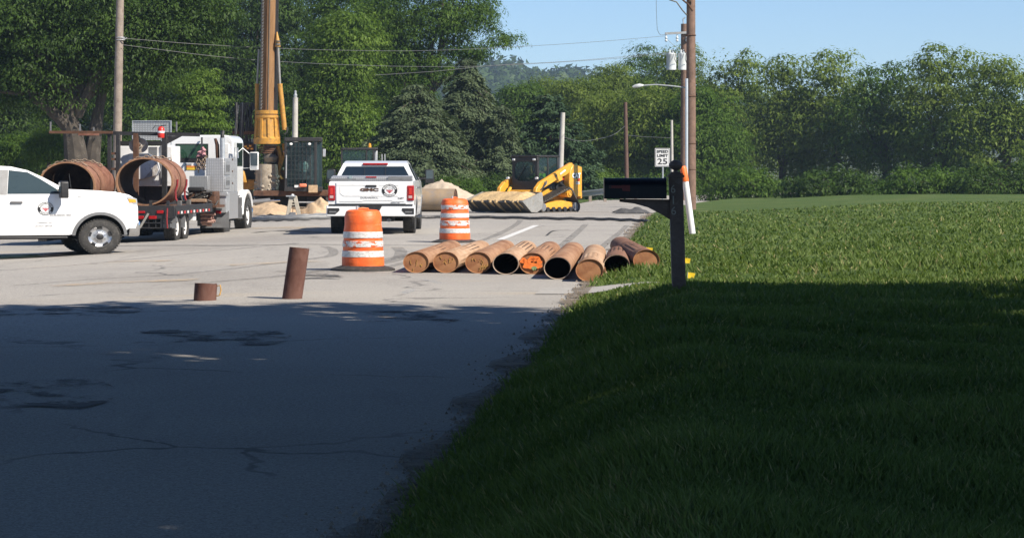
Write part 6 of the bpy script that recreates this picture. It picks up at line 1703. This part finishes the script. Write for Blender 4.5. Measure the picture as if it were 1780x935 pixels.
q = MB(); q.prism(oc, .70, .712, 'x'); fgl = q.build('front_window', clear_glass, LD, 0)
oo = [(y * 1.22, (z - 1.70) * 1.18 + 1.70) for y, z in oc]; n_ = len(oc); q = MB()
q.add([(.70, y, z) for y, z in oo] + [(.70, y, z) for y, z in oc] + [(.73, y, z) for y, z in oo] + [(.73, y, z) for y, z in oc],
      [f for k in range(n_) for f in ((k, (k + 1) % n_, n_ + (k + 1) % n_, n_ + k), (2 * n_ + k, 3 * n_ + k, 3 * n_ + (k + 1) % n_, 2 * n_ + (k + 1) % n_), (k, 2 * n_ + k, 2 * n_ + (k + 1) % n_, (k + 1) % n_), (n_ + k, n_ + (k + 1) % n_, 3 * n_ + (k + 1) % n_, 3 * n_ + k))]); q.build('door_frame', black_steel, LD, 30)
q = MB(); q.bar((.735, -.32, 1.32), (.735, .10, 2.0), .025, .015, (1, 0, 0)); q.build('wiper', black_plastic, fgl, 0)
for sd in (1, -1):
    for (x0, x1) in ((.08, .62), (-.54, .02)):
        q = MB(); q.bb(x0, x1, sd * .485, sd * .492, 1.3, 2.28); q.build('side_window', clear_glass, LD, 0)
    q = MB(); q.bb(-.56, .64, sd * .47, sd * .53, 1.0, 1.32); q.build('cab_side_panel', black_steel, LD, 30, .01)
    q = MB(); q.bb(.76, .80, sd * .36, sd * .46, 2.15, 2.23); q.build('headlight', white_paint, LD, 30, .01)
    q = MB(); q.lathe([(.001, 0), (.05, .0), (.055, -.06), (.001, -.07)], 12, (.92, sd * .58, 1.42), 'x'); q.build('front_lamp', white_paint, LD)
q = MB(); q.bb(-.62, -.60, -.44, .44, 1.3, 2.28); q.build('rear_window', clear_glass, LD, 0)
q = MB(); q.bb(-.45, .05, -.26, .26, 1.0, 1.15); q.bb(-.50, -.40, -.25, .25, 1.1, 1.75); q.build('seat', seat_grey, LD, 30, .04)
for sd in (1, -1):
    q = MB(); q.cyl((.15, sd * .30, 1.12), (.20, sd * .30, 1.42), .025, n=8); q.build('joystick', black_plastic, LD)
# bucket
BX = -.16
outer = [(2.70, .50), (2.66, .46), (2.15, .05), (1.80, .03), (1.52, .16), (1.42, .42), (1.46, .80), (1.52, .86)]
inner = [(2.64, .53), (2.12, .13), (1.82, .10), (1.58, .21), (1.49, .44), (1.53, .80)]
outer = [(x + BX, z) for x, z in outer]; inner = [(x + BX, z) for x, z in inner]
bucket_steel = mat('bucket_steel', (.12, .115, .11), .5, .3, .3, 5, (.30, .24, .17), .3)
q = MB(); q.prism(outer + inner[::-1], -1.30, 1.08, 'y'); bkt = q.build('bucket', bucket_steel, LD, 30)
for sd in (1, -1):
    q = MB(); q.prism(outer, sd * 1.165 - (.12 if sd > 0 else .10), sd * 1.205 - (.12 if sd > 0 else .10), 'y'); q.build('side_plate', mat('plate_worn', (.40, .39, .37), .4, .4, .2, 5, (.30, .24, .16), .4) if 'plate_worn' not in bpy.data.materials else bpy.data.materials['plate_worn'], bkt, 30)
q = MB(); q.bar((2.69 + BX, -1.3, .485), (2.69 + BX, 1.08, .485), .10, .035); q.build('cutting_edge', mid_grey, bkt)
for y in (-.5, 0, .5):
    q = MB(); q.bb(1.22, 1.42 + BX, y - .06, y + .06, .20, .70); q.build('mount_lug', black_steel, bkt)
LS = thing('bucket_sand', 'heaped yellow sand filling the loader bucket and dribbling over its lip', 'sand', (6.22, 82.4, 0), LA, .95)
nx_, ny_ = 14, 60; vs = []; fs = []; r_ = random.Random(11)
for j in range(ny_ + 1):
    y = -1.26 + 2.31 * j / ny_; e_ = min(1, min(1.05 - y, y + 1.26) / .30)
    for i in range(nx_ + 1):
        t_ = i / nx_; x = 1.52 + BX + (2.74 - 1.52) * t_
        z = .78 * (1 - t_) + .52 * t_ + math.sin(math.pi * min(1, t_ * 1.02)) ** .8 * (.10 + .12 * (1 - t_)) * e_ + .02 * math.sin(y * 9 + x * 4) * e_ + r_.uniform(-.014, .014) * e_
        vs.append((x, y, z - .06 * (1 - e_)))
for j in range(ny_):
    for i in range(nx_): a_ = j * (nx_ + 1) + i; fs.append((a_, a_ + 1, a_ + nx_ + 2, a_ + nx_ + 1))
sand_gold = mat('sand_gold', (.52, .37, .19), .95, 0, .28, 8, (.33, .23, .13), .55, .9, 14)
q = MB(); q.add(vs, fs); q.build('sand_load', sand_gold, LS, 80)
for (y, w_, dz) in ((-.92, .07, .28), (-.50, .08, .36), (-.18, .10, .20), (.05, .12, .44), (.42, .05, .30), (.72, .07, .40), (.92, .05, .25), (-1.15, .06, .3)):
    q = MB(); pts = [(2.72 + BX, y, .53), (2.745 + BX, y + .01, .47)] + [(2.73 + BX - .62 * k / 4 * dz / .44, y + r_.uniform(-.015, .015), .46 - dz * k / 4) for k in range(1, 5)]
    q.tube(pts, [w_ * .5, w_ * .6, w_ * .5, w_ * .42, w_ * .3, w_ * .12], 7); q.build('sand_trickle', sand_gold, LS)
# operator in a hi-vis shirt
def skin_body(name, verts, edges, radii, root_i, mt, parent):
    me = bpy.data.meshes.new(name); me.from_pydata(verts, edges, [])
    o = bpy.data.objects.new(name, me); COL.objects.link(o)
    sk = o.modifiers.new('skin', 'SKIN'); sk.use_smooth_shade = True
    for v, r in zip(me.skin_vertices[0].data, radii): v.radius = (r, r)
    me.skin_vertices[0].data[root_i].use_root = True
    sb = o.modifiers.new('sub', 'SUBSURF'); sb.levels = sb.render_levels = 1
    me.materials.append(mt); o.parent = parent; return o
skin_tone = mat('skin', (.42, .24, .17), .6, 0, .05)
PS = thing('person', 'operator in a lime hi-vis shirt seated inside the loader cab', 'person', (6.22, 82.4, 0), LA, .95)
V_ = [(-.12, 0, 1.20), (-.16, 0, 1.42), (-.17, 0, 1.62), (-.15, 0, 1.74), (-.13, 0, 1.90),
      (-.15, .20, 1.60), (.0, .29, 1.38), (.20, .28, 1.42), (-.15, -.20, 1.60), (.0, -.29, 1.38), (.20, -.28, 1.42),
      (.10, .12, 1.20), (.42, .16, 1.18), (.50, .16, .98), (.10, -.12, 1.20), (.42, -.16, 1.18), (.50, -.16, .98)]
E_ = [(0, 1), (1, 2), (2, 3), (3, 4), (2, 5), (5, 6), (6, 7), (2, 8), (8, 9), (9, 10), (0, 11), (11, 12), (12, 13), (0, 14), (14, 15), (15, 16)]
skin_body('body', V_, E_, [.15, .14, .13, .05, .10, .07, .05, .04, .07, .05, .04, .09, .07, .055, .09, .07, .055], 0, skin_tone, PS)
skin_body('hivis_shirt', V_[:3] + [V_[5], V_[6], V_[8], V_[9]], [(0, 1), (1, 2), (2, 3), (3, 4), (2, 5), (5, 6)], [.17, .165, .15, .09, .07, .09, .07], 0, hivis, PS)
skin_body('trousers', [V_[0]] + V_[11:17], [(0, 1), (1, 2), (2, 3), (0, 4), (4, 5), (5, 6)], [.16, .10, .08, .065, .10, .08, .065], 0, mat('denim', (.06, .08, .12), .85), PS)
q = MB(); q.lathe([(.001, 2.02), (.06, 2.01), (.105, 1.95), (.11, 1.91), (.15, 1.905), (.001, 1.90)], 16, (-.12, 0, 0)); q.build('hard_hat', hivis, PS)
# ================================================================ POLES, WIRES, LAMP, GUARD RAIL
wood_grey = mat('wood_grey', (.27, .225, .19), .9, 0, .3, 3, (.15, .11, .09), .4, .4, 20)
wood_brown = mat('wood_brown', (.20, .125, .095), .9, 0, .35, 3, (.12, .07, .05), .4, .4, 20)
wood_dark = mat('wood_dark', (.12, .07, .055), .9, 0, .3, 3)
pole_pale = mat('pole_pale', (.46, .44, .41), .85, 0, .2, 3)
porcelain = mat('porcelain', (.62, .66, .68), .3, 0, .1, 6)
def pole(label, D, ut, vt, ub, w_, mt, vb=None):
    zg = 0.0 if vb is None else HC + (V0 - vb) * D / F
    root = thing('utility_pole', label, 'utility pole', (X(ub, D), D, zg), 0, 1, 'utility poles', 1.0)
    top = P(ut, vt, D) - root.location
    r = w_ * D / F / 2
    q = MB(); q.tube([Vector((0, 0, -.3)), top * .5, top], [r * 1.08, r * 1.0, r * .88], 14); q.build('shaft', mt, root)
    return root
pl = pole('tall grey wooden pole behind the steel rack, rising out of view', 86, 209.5, -40, 201.5, 15, wood_grey)
q = MB()
for v in (66, 70): q.lathe([(.15, -.02), (.165, 0), (.15, .02)], 16, P(209, v, 86) - pl.location)
q.build('band', galv, pl)
q = MB(); q.tube([P(u, v, 85.8) - pl.location for u, v in ((213, 67), (218, 68), (221, 66))], .02, 6); q.build('bracket', galv, pl)
pp = pole('short pale pole with a cap, right of the drill rig', 108, 513.5, 170, 511.5, 10.5, pole_pale)
q = MB(); q.lathe([(.001, .32), (.05, .28), (.05, .16), (.08, .12), (.07, 0.0), (.001, 0)], 12, P(513.5, 170, 108) - pp.location); q.build('cap_insulator', galv, pp)
pole('leaning grey pole standing behind the loader cab', 104, 978.5, 196, 972.5, 8.8, pole_pale)
p4 = pole('slim brown pole in front of the right hand trees', 118, 1087, 178, 1090, 7.2, wood_dark)
pole('thin pale pole behind the speed limit sign', 128, 1167.5, 209, 1168.5, 5, pole_pale)
pb = pole('brown pole carrying two grey transformers and a cross arm', 112, 1189.5, 42, 1189.5, 13, wood_brown)
DB = 112
for (u0, u1) in ((1158.5, 1175.5), (1179, 1193)):
    q = MB(); c = P((u0 + u1) / 2, 122, DB - .45) - pb.location; r = (u1 - u0) * DB / F / 2; h = 29 * DB / F
    q.lathe([(.001, 0), (r, 0), (r * 1.02, h * .04), (r, h * .1), (r, h * .9), (r * 1.04, h * .92), (r * 1.0, h), (.001, h * 1.04)], 24, c); tf = q.build('transformer', mat('transformer_grey', (.60, .63, .65), .45, 0, .08, 4) if 'transformer_grey' not in bpy.data.materials else bpy.data.materials['transformer_grey'], pb)
    for k in (-.35, .25):
        q = MB(); q.lathe([(.03, 0), (.055, .03), (.03, .06), (.05, .09), (.025, .12), (.035, .15), (.001, .17)], 10, c + Vector((r * k, -.05, h))); q.build('bushing', porcelain, tf)
    q = MB(); q.tube([c + Vector((r * .25, -.05, h + .16)), c + Vector((r * .7, -.3, h * .95)), c + Vector((r * .4, -.45, h * .62)), c + Vector((r * .9, -.2, h * .4))], .014, 5); q.build('lead_wire', black_plastic, tf)
q = MB(); q.bar(P(1156, 59, DB - .2) - pb.location, P(1196, 57, DB - .2) - pb.location, .10, .10); ca = q.build('cross_arm', mat('arm_grey', (.32, .33, .34), .7), pb)
for u in (1158, 1177, 1194):
    q = MB(); q.lathe([(.02, -.34), (.06, -.30), (.06, -.25), (.03, -.22), (.06, -.18), (.06, -.13), (.03, -.10), (.02, 0)], 10, P(u, 60, DB - .2) - pb.location); q.build('insulator', porcelain, ca)
q = MB(); q.tube([P(u, v, DB - .1) - pb.location for u, v in ((1188, 42), (1187, 34), (1191, 31))], .03, 6); q.build('pole_top_pin', galv, pb)
pa = pole('nearest brown pole at the right with a bright metal conduit', 80, 1201, -60, 1201, 16.5, wood_brown)
q = MB(); q.cyl(P(1193.6, 352, 79.8) - pa.location, P(1193.6, 137, 79.8) - pa.location, .045, n=10); q.build('conduit', mat('conduit_bright', (.66, .70, .76), .35, .4, .1, 4), pa)
q = MB()
for v in (62, 168, 250, 295): q.lathe([(.15, -.02), (.168, 0), (.15, .02)], 16, P(1201, v, 80) - pa.location)
q.build('band', rust_dark, pa)
q = MB(); q.tube([P(u, v, 79.6) - pa.location for u, v in ((1163, 0), (1176, 4), (1186, 18), (1194, 27))], .022, 6); q.build('drop_cable', black_plastic, pa)
q = MB(); q.tube([P(u, v, 79.6) - pa.location for u, v in ((1174, -8), (1184, -2), (1196, 8), (1204, 20))], .03, 6); q.build('drop_cable', rust_dark, pa)
q = MB(); q.bar(P(1164, -2, 79.7) - pa.location, P(1210, -4, 79.7) - pa.location, .11, .10); q.build('cross_arm', wood_grey, pa)
# street lamp arm on the nearest pole
lm = thing('street_lamp', 'grey street lamp on a long arm reaching left from the pole', 'street lamp', P(1193, 153, 79.9), 0, 1, None, 1.0)
q = MB(); q.tube([P(u, v, 79.9) - lm.location for u, v in ((1193, 153), (1170, 150), (1140, 147.5), (1117, 149))], .022, 7); q.build('lamp_arm', galv, lm)
q = MB(); q.tube([P(u, v, 79.9) - lm.location for u, v in ((1118, 149), (1112, 149), (1104, 150.5), (1099, 151.5))], [.035, .065, .06, .02], 10); q.build('lamp_head', mat('lamp_grey', (.6, .62, .64), .35, .2), lm)
# wires
wire_mat = mat('wire', (.16, .165, .17), .5, .3, .1, 3)
def wire(label, pts, r=.008):
    o0 = P(*pts[0]); W3 = [P(*p) for p in pts]
    W3 = [W3[0] * 2 - W3[1]] + W3 + [W3[-1] * 2 - W3[-2]]; out = []
    for i in range(1, len(W3) - 2):
        for k in range(8):
            t_ = k / 8; a, b_, c_, d_ = W3[i - 1:i + 3]
            out.append(.5 * ((2 * b_) + (c_ - a) * t_ + (2 * a - 5 * b_ + 4 * c_ - d_) * t_ ** 2 + (3 * b_ - a - 3 * c_ + d_) * t_ ** 3))
    out.append(W3[-2])
    q = MB(); q.tube([p - o0 for p in out], r, 5); o = q.build('overhead_wire', wire_mat); o.location = o0
    tag(o, label, 'wire', 'overhead wires')
wire('upper wire from the tall grey pole running right past the drill bar', [(214, 67, 85.8), (340, 77, 86.5), (460, 83.5, 87.5), (600, 88, 92), (740, 88.5, 97), (893, 82, 103), (1030, 73.5, 108), (1157, 63, 112)])
wire('lower wire from the tall grey pole running right past the drill bar', [(214, 78.5, 85.8), (370, 98, 86.5), (480, 107, 87.5), (600, 113, 92), (720, 116, 97), (850, 115, 103), (1030, 105, 108), (1180, 93, 112)])
wire('wire rising across the grey spruces to the far trees', [(652, 131, 98), (760, 124, 101), (860, 114, 104), (1000, 106, 108), (1180, 90, 112)], .008)
wire('slack wire from the leaning pole to the slim brown pole', [(977, 238, 104), (1012, 245.5, 108), (1062, 236, 115), (1087, 219, 118)], .009)
wire('wire from the slim brown pole toward the speed limit sign', [(1088, 235, 118), (1120, 238, 122), (1168, 240, 128)], .008)
wire('vertical drop wire hanging in the sky left of the cross arm', [(1140.5, -30, 100), (1141, 20, 100), (1142.5, 52, 100)], .009)
wire('short wire from the drop insulator to the cross arm', [(1142.5, 52, 100), (1148, 61, 105), (1158, 60, 111.8)], .009)
wire('wire sloping from the cross arm down to the transformers', [(1160, 69, 111.6), (1171, 79, 111.6), (1183, 88, 111.5)], .009)
# guard rail
GRD = 106
gr = thing('guard_rail', 'bright steel guard rail at the road bend right of the loader', 'guard rail', P(1005, 346, GRD), 0, 1, None, 1.0)
prof = [(-.02, -.15), (.03, -.12), (.03, -.05), (-.02, -.01), (-.02, .01), (.03, .05), (.03, .12), (-.02, .15)]
vs = []; fs = []; o0 = gr.location
path = [(985, 341, 107), (1020, 336.5, 106), (1056, 332.5, 105), (1110, 331, 104)]
for (u, v, D) in path:
    p = P(u, v, D) - o0
    for (dy, dz) in prof: vs.append((p.x, p.y - dy, p.z + dz * ZS))
m_ = len(prof)
for i in range(len(path) - 1):
    for k in range(m_ - 1): fs.append((i * m_ + k, i * m_ + k + 1, (i + 1) * m_ + k + 1, (i + 1) * m_ + k))
q = MB(); q.add(vs, fs); q.build('rail_beam', galv, gr)
for u in (1000, 1026, 1052, 1080, 1105):
    v = 341 - (u - 985) * .11 if u < 1060 else 332; p = P(u, v, 106.6) - o0; q = MB(); q.bb(p.x - .06, p.x + .06, p.y, p.y + .12, p.z - .55, p.z + .1); q.build('rail_post', wood_grey, gr)
# ================================================================ HAZE
hb = MB(); hb.bb(-700, 800, -60, 1600, -1.6, 60)
m = bpy.data.materials.new('haze_air'); m.use_nodes = True
t = m.node_tree; t.nodes.clear()
pv = t.nodes.new('ShaderNodeVolumePrincipled'); pv.inputs['Color'].default_value = (.58, .78, 1, 1); pv.inputs['Density'].default_value = .00033; pv.inputs['Anisotropy'].default_value = .1
o_ = t.nodes.new('ShaderNodeOutputMaterial'); t.links.new(pv.outputs[0], o_.inputs['Volume'])
struct(hb.build('haze', m, None, 0), 'stuff')
